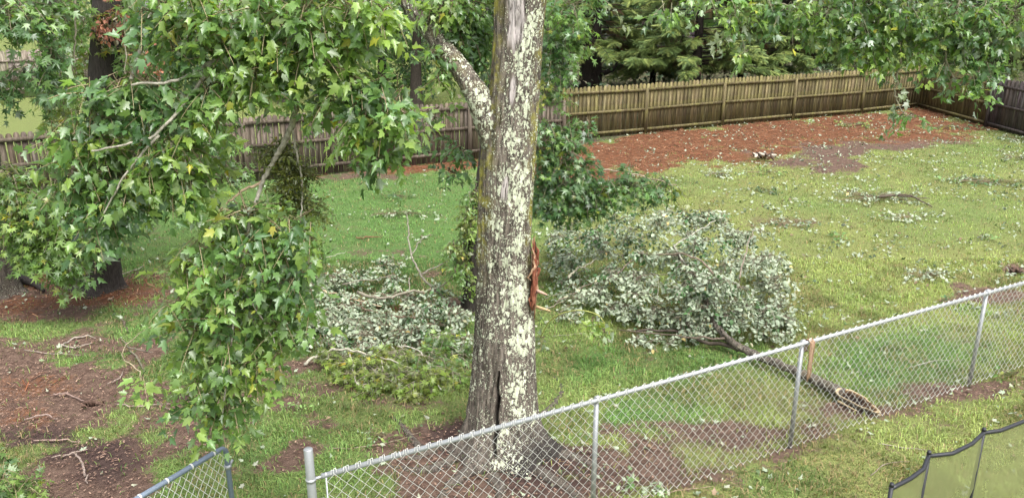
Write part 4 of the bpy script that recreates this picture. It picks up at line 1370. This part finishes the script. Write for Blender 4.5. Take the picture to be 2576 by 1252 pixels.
foliage(fb1, clumps([ZB(870, 700, .25, 36, pg, .42, .3, .16), ZB(960, 685, .3, 34, pg, .42, .3, .18), ZB(1000, 660, .3, 14, pg, .3, .25, .12), ZB(780, 720, .2, 26, pp, .34, .25, .14), ZB(850, 790, .2, 44, pp, .40, .28, .18), ZB(920, 810, .2, 44, pp, .4, .28, .18), ZB(780, 820, .15, 36, pp, .34, .28, .14), ZB(870, 850, .1, 36, pp, .36, .26, .12),
              ZB(740, 860, .08, 24, pp, .26, .25, .1), ZB(1030, 790, .2, 34, pg, .4, .25, .16), ZB(1110, 800, .25, 36, pp, .36, .25, .18), ZB(1160, 850, .2, 30, ['pale', 'mid'], .28, .25, .18), ZB(1050, 850, .15, 30, pg, .36, .25, .14), ZB(1150, 780, .2, 20, pp, .25, .25, .14), ZB(710, 810, .12, 16, pp, .25, .25, .1), ZB(960, 740, .2, 16, pg, .4, .25, .1), ZB(820, 700, .2, 20, pp, .3, .25, .14), ZB(830, 750, .18, 30, pp, .42, .25, .12), ZB(920, 765, .2, 26, pg, .42, .25, .12), ZB(1010, 750, .2, 26, pp, .42, .25, .12), ZB(960, 840, .14, 36, pp, .4, .25, .12), ZB(900, 880, .08, 26, pp, .4, .22, .1), ZB(1100, 750, .25, 24, pg, .35, .25, .14), ZB(820, 870, .08, 22, pp, .3, .2, .08)]),
        'wide', .074, .2, 5, mats=('dull_o', 'dull'), single=300, twigcol=(.2, .15, .11), tr=(.005, .002), **lower_)
fb2 = thing('fallen_sweetgum_branch', 'fallen yellow green star leaf branch in front of the pale heap left of the trunk', 'fallen branch', G(970, 930))
for pts_, r0, c in (([(765, 915, .02), (800, 895, .1), (840, 880, .18), (900, 885, .22), (980, 905, .22), (1060, 935, .15)], .022, (.34, .32, .26)), ([(880, 890, .2), (890, 940, .15), (900, 965, .08), (930, 985, .04)], .010, (.34, .31, .26)), ([(1000, 870, .25), (1050, 880, .25), (1080, 920, .18), (1110, 980, .06)], .012, (.36, .34, .29)),
                    ([(960, 905, .22), (965, 950, .14)], .007, (.34, .31, .26)), ([(930, 920, .16), (990, 960, .08), (1010, 985, .03)], .007, (.34, .31, .26))):
    q = smooth_path([G(*p) for p in pts_], 6, .008)
    MB().tube(q, taper(len(q), r0, r0 * .4), 7, c).build('stick', M['branch'], fb2, True)
og = ['olive', 'lime']
foliage(fb2, [(c_, r_, int(n_ * 1.6), p_) for c_, r_, n_, p_ in [ZB(850, 900, .12, 24, og, .28, .2, .1), ZB(920, 920, .14, 32, og, .3, .22, .12), ZB(990, 940, .14, 36, og, .32, .22, .12), ZB(1060, 950, .14, 34, og, .3, .22, .12), ZB(1120, 940, .12, 34, ['fresh', 'olive'], .26, .22, .12), ZB(950, 965, .06, 24, og, .34, .2, .08), ZB(890, 940, .08, 20, og, .3, .2, .08), ZB(1000, 890, .22, 24, og, .32, .2, .12), ZB(1080, 900, .2, 26, ['olive', 'mid'], .3, .2, .14), ZB(1040, 985, .05, 16, og, .26, .16, .06),
              ZB(1110, 850, .25, 14, ['mid', 'fresh'], .25, .2, .12), ZB(1150, 890, .12, 14, ['mid'], .2, .2, .12)]],
        'gum', .085, .2, 5, single=300, twigcol=(.3, .27, .2), tr=(.005, .002), jitter=.5, sprig_down=.25)

# ------------------------------------------------------------------ small fallen sprigs on the lawn (each a thing)
def sprig(label, centre, rad, n, pals, key='maple', leaf=.075, sticks=(), flip=.6, single=60, length=.18, name='fallen_sprig', group=None):
    r = thing(name, label, 'sprig', G(*centre[:2]), group)
    for pts_, r0, c in sticks:
        q = smooth_path([G(*p) for p in pts_], 5, .008)
        MB().tube(q, taper(len(q), r0, r0 * .4), 6, c).build('stick', M['branch'], r, True)
    foliage(r, [zblob(centre[0], centre[1], .07, rad[0], rad[1], rad[2], n, pals)], key, leaf, length, 4, mats=('dull_o', 'dull'), single=single, tr=(.004, .002), flip=flip, jitter=.6, sprig_down=.15, norw=(.9, .4, .5))
    return r


BK = (.09, .07, .055)
sprig('fallen pale leaved branch with dark stick on the right lawn, largest of the small ones', (2200, 495), (1.3, .7, .14), 90, ['pale'], flip=.75, sticks=(([(2210, 495, .12), (2280, 490, .12), (2345, 520, .03)], .03, BK), ([(2230, 490, .1), (2300, 497, .08), (2340, 500, .05)], .02, BK), ([(2130, 480, .05), (2210, 495, .12)], .015, BK)))
sprig('pale sprig lying below the dark stick branch on the right lawn', (2300, 545), (.6, .4, .08), 26, ['pale'], flip=.9)
sprig('dark green leafy sprig lying on the far right lawn beyond the pale branch', (2500, 455), (1.1, .45, .12), 50, ['mid', 'dark'], flip=.2, sticks=(([(2400, 450, .05), (2470, 455, .08), (2540, 470, .03)], .014, BK),))
sprig('green sprig on the lawn left of the far right dark sprig', (2420, 448), (.6, .35, .08), 22, ['pale', 'mid'], flip=.5)
sprig('pale leafy branch cut by the right edge near the grey fence', (2560, 350), (.5, .5, .2), 34, ['pale', 'cool'], flip=.7)
sprig('low pale sprig at the right edge below the pale leafy branch', (2550, 395), (.6, .4, .12), 30, ['pale'], flip=.7)
sprig('green sprig on the red straw in front of the mossy fence', (2150, 312), (.7, .5, .12), 34, ['mid', 'olive'], flip=.1, key='gum', leaf=.11)
sprig('yellow green sprig near the fence corner on the straw edge', (2375, 318), (.7, .4, .1), 34, ['olive', 'pale'], flip=.3)
sprig('small dark sprig under the corner of the grey fence', (2440, 318), (.5, .3, .1), 16, ['dark'], flip=.1)
sprig('flat feathery green sprig on the lawn left of the big trunk', (1005, 535), (.95, .25, .08), 36, ['mid', 'pale'], flip=.3, leaf=.07)
sprig('green tuft of leaves on the lawn under the hanging leaves at centre left', (985, 490), (.5, .25, .1), 16, ['dark', 'mid'], flip=.1)
sprig('white leaved sprig at the lawn edge beside the straw', (1808, 437), (.45, .2, .08), 20, ['pale'], flip=.95)
sprig('green sprig by the yellow leaf on the lawn edge', (1925, 432), (.6, .3, .08), 22, ['olive', 'mid'], flip=.2)
sprig('dark leaf clump on the lawn right of the star leaf limb', (1930, 478), (.4, .2, .1), 14, ['dark', 'olive'], flip=.2)
sprig('pale flat sprig on the lawn beyond the chain link fence, upper right', (2330, 690), (.6, .25, .06), 22, ['pale'], flip=.9)
sprig('pale sprig beside the heap on the right lawn', (1990, 560), (.55, .3, .06), 18, ['pale', 'dark'], flip=.7)
sprig('small green seedling on the lawn right of the heap', (2470, 595), (.2, .15, .08), 8, ['mid'], flip=.1)
sprig('dark green weed on the lawn far right above the chain link rail', (2400, 760), (.3, .2, .08), 10, ['mid', 'dark'], flip=.1)
sprig('green weed at the fence foot, far right', (2550, 945), (.22, .16, .1), 14, ['olive', 'mid'], flip=.1)
sprig('mixed green weed on soil in front of the trunk, left', (955, 1088), (.16, .12, .06), 10, ['olive', 'mid'], flip=.1, key='oval', leaf=.06)
sprig('small low weed on bare soil left of the bough tip', (760, 1010), (.14, .1, .05), 8, ['mid'], flip=.1, key='oval', leaf=.05)
sprig('pale leaf sprig behind the right wire, left of the second post', (1620, 1215), (.18, .14, .05), 9, ['pale', 'mid'], flip=.6)
sprig('leafy seedling on the lawn between the heap and the straw bed', (2110, 590), (.16, .12, .06), 6, ['mid'], flip=.1)
# the yellow-green twig against the lawn right of the trunk
yl = thing('bent_twig', 'thin bent twig with a few yellow green leaves right of the torn wound', 'twig', G(1370, 860))
q = smooth_path([G(1358, 850, .1), G(1390, 800, .5), G(1450, 780, .75), G(1500, 790, .75), G(1522, 812, .65)], 6)
MB().tube(q, taper(len(q), .010, .004), 6, (.36, .38, .12)).build('stem', M['branch'], yl, True)
foliage(yl, [zblob(1520, 825, .58, .12, .1, .12, 6, ['lime', 'fresh']), zblob(1490, 800, .68, .08, .08, .08, 3, ['lime', 'fresh']), zblob(1362, 850, .12, .06, .06, .08, 2, ['pale'])], 'maple', .10, .14, 4, single=40)

# a broken pale stump of rotten wood on the straw edge
lump = thing('rotten_wood', 'lump of dark rotten wood with pale flecks on bare soil by the straw bed', 'wood', G(1922, 390))
mb = MB()
for k in range(22):
    c = G(1922 + random.uniform(-24, 24), 390 + random.uniform(-4, 4), random.uniform(.02, .16))
    d_ = nrm(rng.normal(size=3) * [1, 1, .5])
    mb.tube([c - d_ * .13, c, c + d_ * .13], [.02, .05, .015], 6, random.choice([(.05, .035, .03), (.09, .06, .045), (.4, .36, .3)]))
mb.build('chunk', M['rawwood'], lump)
lump2 = thing('rotten_wood', 'dark clod of bark at the right edge of the lawn', 'wood', G(2562, 680))
mb = MB()
for k in range(14):
    c = G(2562 + random.uniform(-18, 18), 680 + random.uniform(-6, 6), random.uniform(.01, .08))
    d_ = nrm(rng.normal(size=3) * [1, 1, .4])
    mb.tube([c - d_ * .07, c, c + d_ * .07], [.01, .03, .008], 6, random.choice([(.06, .04, .03), (.1, .06, .045)]))
mb.build('chunk', M['rawwood'], lump2)

# ------------------------------------------------------------------ sticks lying about (each a thing)
ST = [('brown broken stick lying on the green lawn left of the trunk', [(895, 597), (925, 596), (958, 597)], .028, (.26, .14, .08)),
      ('pale curved twig on the straw between the left trunks', [(140, 690), (160, 700), (165, 712), (158, 722)], .02, (.42, .36, .28)),
      ('long pale twig lying across the straw below the left trunks', [(85, 718), (140, 705), (200, 700)], .02, (.36, .29, .22)),
      ('grey twig fork on the dark soil patch, upper one at left', [(145, 888), (170, 858), (215, 845), (240, 850)], .02, (.42, .37, .32)),
      ('pale twig crossing the forked twig on the soil at left', [(150, 865), (185, 875), (235, 860)], .016, (.46, .40, .35)),
      ('straight thin twig in the grass below the forked twig', [(60, 880), (130, 888), (205, 892)], .012, (.36, .30, .26)),
      ('pinkish exposed root at mid left on bare soil', [(135, 990), (170, 992), (215, 1008)], .022, (.34, .24, .21)),
      ('thick flaking bark piece on the bare soil at left', [(205, 1020), (230, 1012), (262, 1008)], .045, (.14, .085, .065)),
      ('long pinkish root low on the soil at left', [(60, 1055), (110, 1045), (145, 1052)], .018, (.36, .27, .24)),
      ('pale straight stick near the bottom left on dark soil', [(85, 1107), (150, 1105), (205, 1110)], .016, (.42, .30, .26)),
      ('slanting pale stick above the bottom left soil', [(130, 1150), (175, 1140), (225, 1128)], .016, (.38, .30, .26)),
      ('forked grey root standing out of the dark soil at bottom left', [(185, 1140), (208, 1160), (215, 1195), (220, 1215)], .022, (.32, .25, .22)),
      ('short dark stick in the grass left of the bough', [(305, 800), (316, 818), (322, 835)], .03, (.15, .12, .09)),
      ('mossy grey stick leaning toward the small leaf clump at left', [(325, 880), (350, 905), (362, 935)], .022, (.22, .20, .15)),
      ('thin curved twig right of the dark stick at left', [(305, 850), (330, 875), (385, 885)], .012, (.25, .22, .19)),
      ('curved pale twig in the soil left of the bough tip', [(270, 965), (300, 950), (310, 930)], .014, (.38, .31, .27)),
      ('long twig on soil left of the bough tip', [(290, 1015), (350, 1020), (430, 1015)], .014, (.40, .32, .28)),
      ('slanted twig under the long twig left of the bough tip', [(385, 1000), (410, 1020), (440, 1035)], .012, (.33, .26, .22)),
      ('pale twig right of the flared black trunk', [(300, 690), (340, 680), (360, 668)], .02, (.38, .34, .28)),
      ('short cut stick on the straw right of the left trunks', [(272, 755), (285, 745)], .035, (.34, .26, .19)),
      ('long thin twig on the grass beside the end post', [(830, 1128), (900, 1125), (1000, 1105), (1060, 1085)], .010, (.36, .30, .22)),
      ('curved twig on the lawn in front of the netting', [(2190, 1195), (2230, 1165), (2290, 1160)], .010, (.34, .29, .23)),
      ('pale twig on the grass outside the chain link fence, right', [(2210, 1115), (2270, 1125), (2330, 1130)], .010, (.42, .37, .31)),
      ('grey green twig on the lawn beyond the chain link, right of the heap', [(1995, 800), (2060, 775), (2120, 768)], .014, (.33, .33, .27)),
      ('thin pale twig on the lawn behind the right chain link panel', [(2285, 925), (2350, 907), (2425, 905)], .014, (.42, .42, .36)),
      ('thin twig lying from the trunk to the pale heap', [(1390, 845), (1470, 838), (1560, 828)], .010, (.36, .34, .26)),
      ('long straight twig on the lawn outside the fence at bottom centre right', [(1560, 1262), (1680, 1238), (1790, 1222)], .011, (.36, .27, .2))]
for lab, pts_, r0, c in ST:
    q = smooth_path([G(a, b, r0 * .4) for a, b in pts_], 5, r0 * .4)
    o = MB().tube(q, np.interp(np.linspace(0, 1, len(q)), [0, .5, 1], [r0 * .75, r0, r0 * .4]) * .62, 7, tuple(.62 * e for e in c)).build('stick', M['branch'], None, True, loc=q[0])
    o['label'], o['category'], o['group'] = lab, 'stick', 'sticks and roots lying on the ground'

# ------------------------------------------------------------------ loose leaves and twigs blown over the lawn
def loose(n, box, size, name, pales, label):
    x, y = scatter(n, *box)
    k = ~behind(x, y)
    x, y = x[k], y[k]
    u, v, _ = proj(x, y, 0 * x)
    m_st = masks(x, y)[1]
    dens = (1 - .55 * np.clip(m_st, 0, 1)) * (.35 + .65 * sstep(1300, 2000, u) + .5 * fbm(x * 1.2, y * 1.2, 77, 3) * (u > 1200))
    cl = fbm(x * 2.2, y * 2.2, 171, 3)
    keep = rng.random(len(x)) < dens * (.05 + .95 * sstep(.47, .66, cl))
    x, y = x[keep], y[keep]
    k = len(x)
    pos = np.stack([x, y, rng.uniform(.01, .045, k)], 1)
    tip = nrm(np.stack([rng.normal(size=k), rng.normal(size=k), rng.normal(0, .25, k)], 1))
    nor = nrm(np.stack([rng.normal(0, .4, k), rng.normal(0, .4, k) - .2, np.ones(k)], 1)) * np.where(rng.random((k, 1)) < .6, -1, 1)
    col = np.array(pales)[rng.integers(0, len(pales), k)] * rng.uniform(.7, 1.25, (k, 1))
    o = leaf_stuff(name, MAPLE, pos, tip, nor, size * rng.uniform(.35, 1.25, k), col, M['dull'], None)
    o['label'], o['category'] = label, 'leaves'


loose(38000, (-12, 24, 11, 33), .074, 'fallen_leaves', [(.09, .13, .07), (.14, .18, .10), (.10, .14, .07), (.11, .10, .06), (.08, .12, .06), (.26, .29, .22), (.05, .09, .04), (.13, .09, .055), (.04, .06, .03), (.04, .06, .03)], 'loose pale torn leaves scattered over the lawn')
loose(5000, (-7, 10, 4.8, 13), .062, 'fallen_leaves', [(.10, .15, .07), (.15, .19, .1), (.09, .055, .035), (.2, .14, .09), (.06, .11, .04)], 'loose torn leaves scattered over the near ground')


# ------------------------------------------------------------------ maple branches hanging at the top right
RY = 8.6
tr2 = thing('maple_branch', 'leafy maple branches hanging in from the top right in front of the boarded fence', 'tree branch', P(2270, 0, RY))
for pts_, r0 in (([(2300, -200, RY + .6), (2290, -40, RY), (2280, 60, RY), (2268, 130, RY), (2258, 190, RY), (2252, 235, RY), (2262, 265, RY), (2275, 290, RY)], .017), ([(2420, -150, RY), (2410, 20, RY), (2380, 110, RY), (2390, 180, RY), (2420, 215, RY), (2470, 225, RY)], .014),
                 ([(2290, -40, RY), (2180, 20, RY + .3), (2080, 60, RY + .5), (1990, 80, RY + .6)], .013), ([(2410, 0, RY), (2480, 60, RY + .2), (2570, 80, RY + .3)], .012)):
    q = smooth_path([P(*p) for p in pts_], 6, .006)
    MB().tube(q, taper(len(q), r0, r0 * .35), 6, (.30, .27, .21)).build('branch', M['branch'], tr2, True)
R_ = lambda u, v, ru, rv, n, p, Yd=RY: blob(u, v, Yd, ru, rv, max(1, int(n * .78)), p)
cm = ['mid', 'cool', 'fresh']
foliage(tr2, [R_(2000, 20, 60, 40, 36, cm), R_(2080, 40, 60, 50, 44, cm), R_(2160, 30, 60, 50, 44, cm), R_(2240, 30, 60, 50, 40, cm), R_(2130, 100, 40, 40, 22, cm), R_(2190, 90, 50, 40, 32, ['mid', 'lime']), R_(2260, 100, 50, 40, 32, ['lime', 'mid']), R_(2320, 120, 45, 30, 20, ['lime', 'fresh']), R_(2320, 40, 60, 50, 44, cm),
              R_(2390, 40, 60, 60, 46, cm), R_(2470, 40, 60, 60, 44, cm), R_(2550, 30, 50, 50, 30, cm), R_(2400, 120, 50, 45, 28, ['cool', 'mid']), R_(2450, 170, 45, 35, 17, ['cool', 'mid']), R_(2380, 170, 40, 32, 11, ['cool']), R_(2470, 200, 28, 24, 10, ['mid', 'cool']), R_(2430, 228, 34, 12, 7, ['mid']), R_(2185, 130, 20, 20, 5, cm), R_(2220, 150, 20, 12, 3, ['cool']),
              R_(2250, 205, 18, 10, 3, ['pale', 'cool']), R_(2262, 258, 10, 10, 2, ['pale', 'cool']), R_(2295, 290, 22, 8, 4, ['mid', 'fresh']), R_(2265, 296, 10, 5, 1, ['cool']), R_(2565, 85, 26, 26, 10, ['cool', 'pale']), R_(2240, -70, 260, 50, 100, cm), R_(2510, 110, 40, 35, 22, ['dark', 'mid'])],
        'maple', .092, .24, 5, single=300, twigcol=(.22, .2, .14), tr=(.005, .002))
tr3 = thing('maple_branch', 'thin drooping maple twigs with few leaves at top centre right of the trunk', 'tree branch', P(1860, 0, RY))
for pts_, r0 in (([(1850, -150, RY), (1848, 0, RY), (1852, 60, RY), (1870, 110, RY), (1875, 140, RY)], .010), ([(1660, -150, RY), (1665, 0, RY), (1680, 40, RY)], .009), ([(1535, -100, RY), (1530, 0, RY)], .006)):
    q = smooth_path([P(*p) for p in pts_], 6, .005)
    MB().tube(q, taper(len(q), r0, r0 * .4), 5, (.3, .3, .2)).build('branch', M['branch'], tr3, True)
foliage(tr3, [R_(1850, 30, 40, 35, 20, cm), R_(1835, 80, 18, 14, 4, ['pale', 'cool']), R_(1875, 125, 16, 24, 6, ['fresh', 'mid']), R_(1680, 25, 24, 30, 8, ['cool', 'mid']), R_(1530, 8, 12, 8, 2, ['pale']), R_(1780, 0, 50, 25, 16, cm), R_(1930, 20, 40, 35, 18, cm), R_(1690, 60, 10, 14, 2, ['pale', 'cool'])],
        'maple', .092, .22, 5, single=160, twigcol=(.22, .2, .14), tr=(.005, .002))

# lower left corner plant
lc = thing('leafy_shrub', 'bright green leafy shrub tip in the bottom left corner', 'shrub', G(10, 1240))
foliage(lc, [zblob(-10, 1210, .35, .22, .2, .2, 30, ['mid', 'fresh']), zblob(40, 1235, .25, .2, .2, .14, 26, ['mid', 'fresh']), zblob(10, 1150, .35, .14, .14, .12, 10, ['mid', 'cool']), zblob(70, 1250, .12, .16, .16, .1, 14, ['mid', 'fresh']), zblob(-60, 1260, .3, .3, .3, .25, 30, ['mid'])],
        'gum', .085, .2, 5, single=80, twigcol=(.2, .18, .1))
MB().tube([G(0, 1270, 0), G(5, 1225, .2), G(10, 1190, .4)], [.012, .009, .005], 6, (.2, .16, .1)).build('stem', M['twig'], lc)


# ------------------------------------------------------------------ conifers behind the mossy fence
def sprig_template():
    V, T = [], []
    n = 9
    for i in range(n):
        y = .08 + .92 * i / n
        L = .34 * (1 - .65 * i / n)
        for s in (-1, 1):
            k = len(V)
            V += [(0, y, -.12 * y * y), (s * L, y + .22, -.12 * y * y - .10), (0, y + .085, -.12 * y * y)]
            T.append((k, k + 1, k + 2) if s > 0 else (k, k + 2, k + 1))
    k = len(V)
    V += [(-.02, .8, -.08), (.02, .8, -.08), (0, 1.1, -.2)]
    T.append((k, k + 1, k + 2))
    return np.array(V), np.array(T)


SPR = [sprig_template()]


def conifer(label, base, hgt, spread, nb, r0, z0=.9, seed=0, cols=((.120, .170, .050), (.185, .225, .066), (.085, .130, .045))):
    root = thing('cedar_tree', label, 'tree', (base[0], base[1], 0), 'cedars behind the fence')
    MB().tube(smooth_path([base + [0, 0, -.1], base + [.03, 0, hgt * .3], base + [-.04, .03, hgt * .7], base + [0, 0, hgt]], 6), np.linspace(r0, r0 * .15, 19), 12, (.022, .017, .014)).build('trunk', M['darkbark'], root, True)
    mb = MB()
    pos, tip, nor, siz, col = [], [], [], [], []
    for k in range(nb):
        z = z0 + (hgt - z0) * (k / nb) ** 1.7
        az = k * 2.399 + rng.normal(0, .3)
        L = spread * (1 - .75 * z / hgt) * rng.uniform(.7, 1.15)
        d = np.array([math.cos(az), math.sin(az), 0])
        p0 = base + [0, 0, z]
        t = np.linspace(0, 1, 8)[:, None]
        sag = rng.uniform(.05, .28)
        pts = p0 + d * L * t + np.array([0, 0, 1]) * (L * (.12 * t - sag * t * t))
        mb.tube(pts, np.linspace(.03, .006, 8), 4, (.035, .027, .022), cap=False)
        m = int(24 + L * 34)
        tt = rng.uniform(.22, 1.0, m) ** .8
        c = np.stack([np.interp(tt, t[:, 0], pts[:, i]) for i in range(3)], 1)
        sd = np.cross(d, [0, 0, 1]) * rng.choice([-1, 1], m)[:, None]
        tp_ = nrm(d * .7 + sd * rng.uniform(.2, 1, (m, 1)) + [0, 0, -.25] + rng.normal(0, .25, (m, 3)))
        pos.append(c)
        tip.append(tp_)
        nor.append(nrm(np.array([0, 0, 1.0]) + rng.normal(0, .25, (m, 3)) + [0, -.25, 0]))
        siz.append(rng.uniform(.30, .60, m) * (1 - .3 * tt) * (.6 + .12 * spread))
        cc = np.array(cols)[rng.integers(0, len(cols), m)] * rng.uniform(.75, 1.3, (m, 1))
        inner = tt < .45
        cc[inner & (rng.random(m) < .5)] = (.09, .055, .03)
        col.append(cc)
    mb.build('boughs', M['darkbark'], root)['kind'] = 'stuff'
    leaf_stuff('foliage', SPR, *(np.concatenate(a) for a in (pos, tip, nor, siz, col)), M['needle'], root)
    return root


conifer('young cedar filling the gap right of the dark cedar behind the mossy fence', G(1640, 225), 6.5, 3.0, 60, .16, .8)
conifer('young cedar in the gap before the forked cedar behind the mossy fence', G(1860, 215), 6.5, 3.0, 60, .16, .8)
cb = [(1485, 215), (1745, 196), (1950, 178), (2180, 168), (2390, 185)]
c0 = G(1484, 232)
conifer('dark bare lower trunked cedar behind the mossy fence, nearest the big trunk', c0, 10, 3.6, 70, .55, 2.0)
conifer('drooping light green cedar behind the middle of the mossy fence', G(1745, 255), 9, 4.0, 90, .24, 1.5)
conifer('cedar with a dark forked foot behind the mossy fence, right of the drooping one', G(1955, 232), 9.5, 3.8, 84, .28, 1.6)
conifer('cedar behind the right bays of the mossy fence', G(2190, 220), 9, 4.0, 84, .26, 1.4)
conifer('cedar behind the fence corner at the right edge', G(2500, 225), 9, 4.0, 84, .26, 1.2)
# the bent dead stub and bare lower boughs of the dark cedar
mb = MB()
for k in range(16):
    az = rng.uniform(2.6, 6.6)
    z = rng.uniform(.9, 3.2)
    d = np.array([math.cos(az), math.sin(az), 0])
    L = rng.uniform(.8, 2.2)
    mb.tube(smooth_path([c0 + [0, 0, z], c0 + d * L * .5 + [0, 0, z - .1], c0 + d * L + [0, 0, z + rng.uniform(-.3, .3)]], 4, .02), np.linspace(.035, .008, 9), 5, (.03, .024, .02))
mb.tube(smooth_path([c0 + [.45, -.2, .85], c0 + [.95, -.4, 1.05], c0 + [1.25, -.45, 1.5]], 5), np.linspace(.13, .05, 11), 8, (.02, .016, .014))
ce = [o for o in bpy.data.objects if o.name.startswith('cedar_tree')][0]
mb.build('dead_boughs', M['darkbark'], ce)


# ------------------------------------------------------------------ broadleaf trees and woods beyond the fences
def crown_tree(label, base, hgt, cr, cz, n, pals, r0=.25, leaf=.22, name='broadleaf_tree', nb=9, group='trees beyond the fences'):
    root = simple_tree(name, label, base, base + [rng.normal(0, .3), rng.normal(0, .3), hgt * .8], r0, r0 * .35, .3, 'darkbark', col=(.045, .036, .030), n=12)
    root['group'] = group
    bl = []
    for k in range(nb):
        a = rng.uniform(0, 6.28)
        z = cz + (hgt - cz) * (k + .5) / nb
        rr_ = cr * (.35 + .6 * math.sin(math.pi * min(.95, (k + 1.5) / (nb + 1)))) * .55
        bl.append((base + [math.cos(a) * cr * .45, math.sin(a) * cr * .45, z], (rr_ * 1.25, rr_ * 1.25, rr_ * .7), n // nb, pals))
    foliage(root, bl, 'maple', leaf, leaf * 2.6, 5, single=0, tr=(.012, .005), twigcol=(.06, .05, .04))
    return root


crown_tree('dark leafy tree behind the brown fence, left of the big trunk top', G(1040, 290) + [0, 1.0, 0], 8, 3.0, 1.9, 420, ['dark', 'mid'], leaf=.2)
crown_tree('broad dark tree behind the brown fence, above its middle', G(720, 260), 9, 3.2, 2.4, 380, ['dark'], leaf=.2)
crown_tree('green tree just behind the joint of the brown and mossy fences', G(1290, 255), 9, 3.0, 1.9, 360, ['dark', 'mid'], leaf=.2)
crown_tree('far dark tree between the first two cedars', G(1620, 120), 10, 4.5, .8, 420, ['dark'], leaf=.3)
crown_tree('far dark tree behind the third cedar', G(2060, 110), 10, 5, .8, 420, ['dark'], leaf=.3)
crown_tree('far dark tree behind the fence corner', G(2420, 110), 10, 5, .8, 420, ['dark'], leaf=.3)
crown_tree('far tree above the brown fence at upper centre', G(900, 110), 11, 5, 1.6, 380, ['dark', 'mid'], leaf=.3)
crown_tree('low leafy tree behind the brown fence, seen under the hanging bough', G(960, 262) + [0, .8, 0], 6.5, 2.6, .5, 420, ['dark', 'mid'], leaf=.18)
crown_tree('low leafy tree behind the brown fence, left of the hanging grey branch', G(560, 235), 6.5, 2.6, .5, 380, ['dark', 'mid'], leaf=.18)
crown_tree('low olive leafy tree beyond the brown fence near the left trunks', G(350, 205), 6, 2.4, .5, 320, ['olive', 'mid'], leaf=.18)
crown_tree('low dark bushy tree beyond the mossy fence, left of the drooping cedar', G(1600, 170), 6, 3.2, .2, 380, ['dark'], leaf=.24)
crown_tree('low dark bushy tree beyond the mossy fence, right of the forked cedar', G(2080, 165), 6, 3.2, .2, 380, ['dark', 'mid'], leaf=.24)
simple_tree('bare_trunk', 'dark trunk far behind the neighbour paling fence at top left', G(165, 190), G(165, 190) + [.2, 0, 8], .42, .34, .15, 'darkbark', col=(.04, .034, .03))

# undergrowth on the woodland floor behind the mossy fence
n = 9000
x = rng.uniform(-2, 34, n)
y = np.interp(x, [FR[0][0], FR[-1][0]], [FR[0][1], FR[-1][1]]) + .4 + rng.random(n) ** 1.3 * 22
cl = fbm(x * .7, y * .7, 512, 4)
k = rng.random(n) < sstep(.38, .6, cl)
x, y, cl = x[k], y[k], cl[k]
n = len(x)
pos = np.stack([x, y, rng.random(n) * (.1 + 1.3 * sstep(.45, .7, cl))], 1)
ug = leaf_stuff('undergrowth', MAPLE, pos, nrm(rng.normal(size=(n, 3)) + [0, 0, -.4]), nrm(rng.normal(0, .5, (n, 3)) + [0, -.3, 1]), rng.uniform(.12, .3, n),
                np.array([(.05, .09, .04), (.04, .07, .035), (.08, .11, .05), (.10, .09, .06)])[rng.integers(0, 4, n)] * rng.uniform(.6, 1.3, (n, 1)), M['dull'], None)
ug['label'], ug['category'] = 'low leafy undergrowth on the shaded ground behind the mossy fence', 'undergrowth'

# woods that close the view
mbp = []
n = 9000
a = rng.uniform(-1.15, 1.15, n)
dist = rng.uniform(55, 82, n) + 50 * sstep(-.25, -.6, a)
pos = np.stack([np.sin(a) * dist, np.cos(a) * dist, rng.random(n) ** 1.2 * 12], 1)
pos[:, 2] *= .75 + .5 * vnoise(a * 20, a * 0, 5)
tip = nrm(rng.normal(size=(n, 3)) + [0, 0, -.6])
nor = nrm(rng.normal(0, .5, (n, 3)) + [0, -.7, .7])
colw = np.array([(.03, .065, .025), (.045, .085, .03), (.06, .10, .035)])[rng.integers(0, 3, n)] * rng.uniform(.7, 1.3, (n, 1))
wd = leaf_stuff('distant_woods', MAPLE, pos, tip, nor, rng.uniform(1.2, 2.4, n), colw, M['leaf'], None)
wd['label'], wd['category'] = 'distant dark woodland closing the view beyond the yards', 'woods'
print('grass blades', ng, 'objects', len(bpy.data.objects), 'tris', sum(len(m.polygons) for m in bpy.data.meshes))
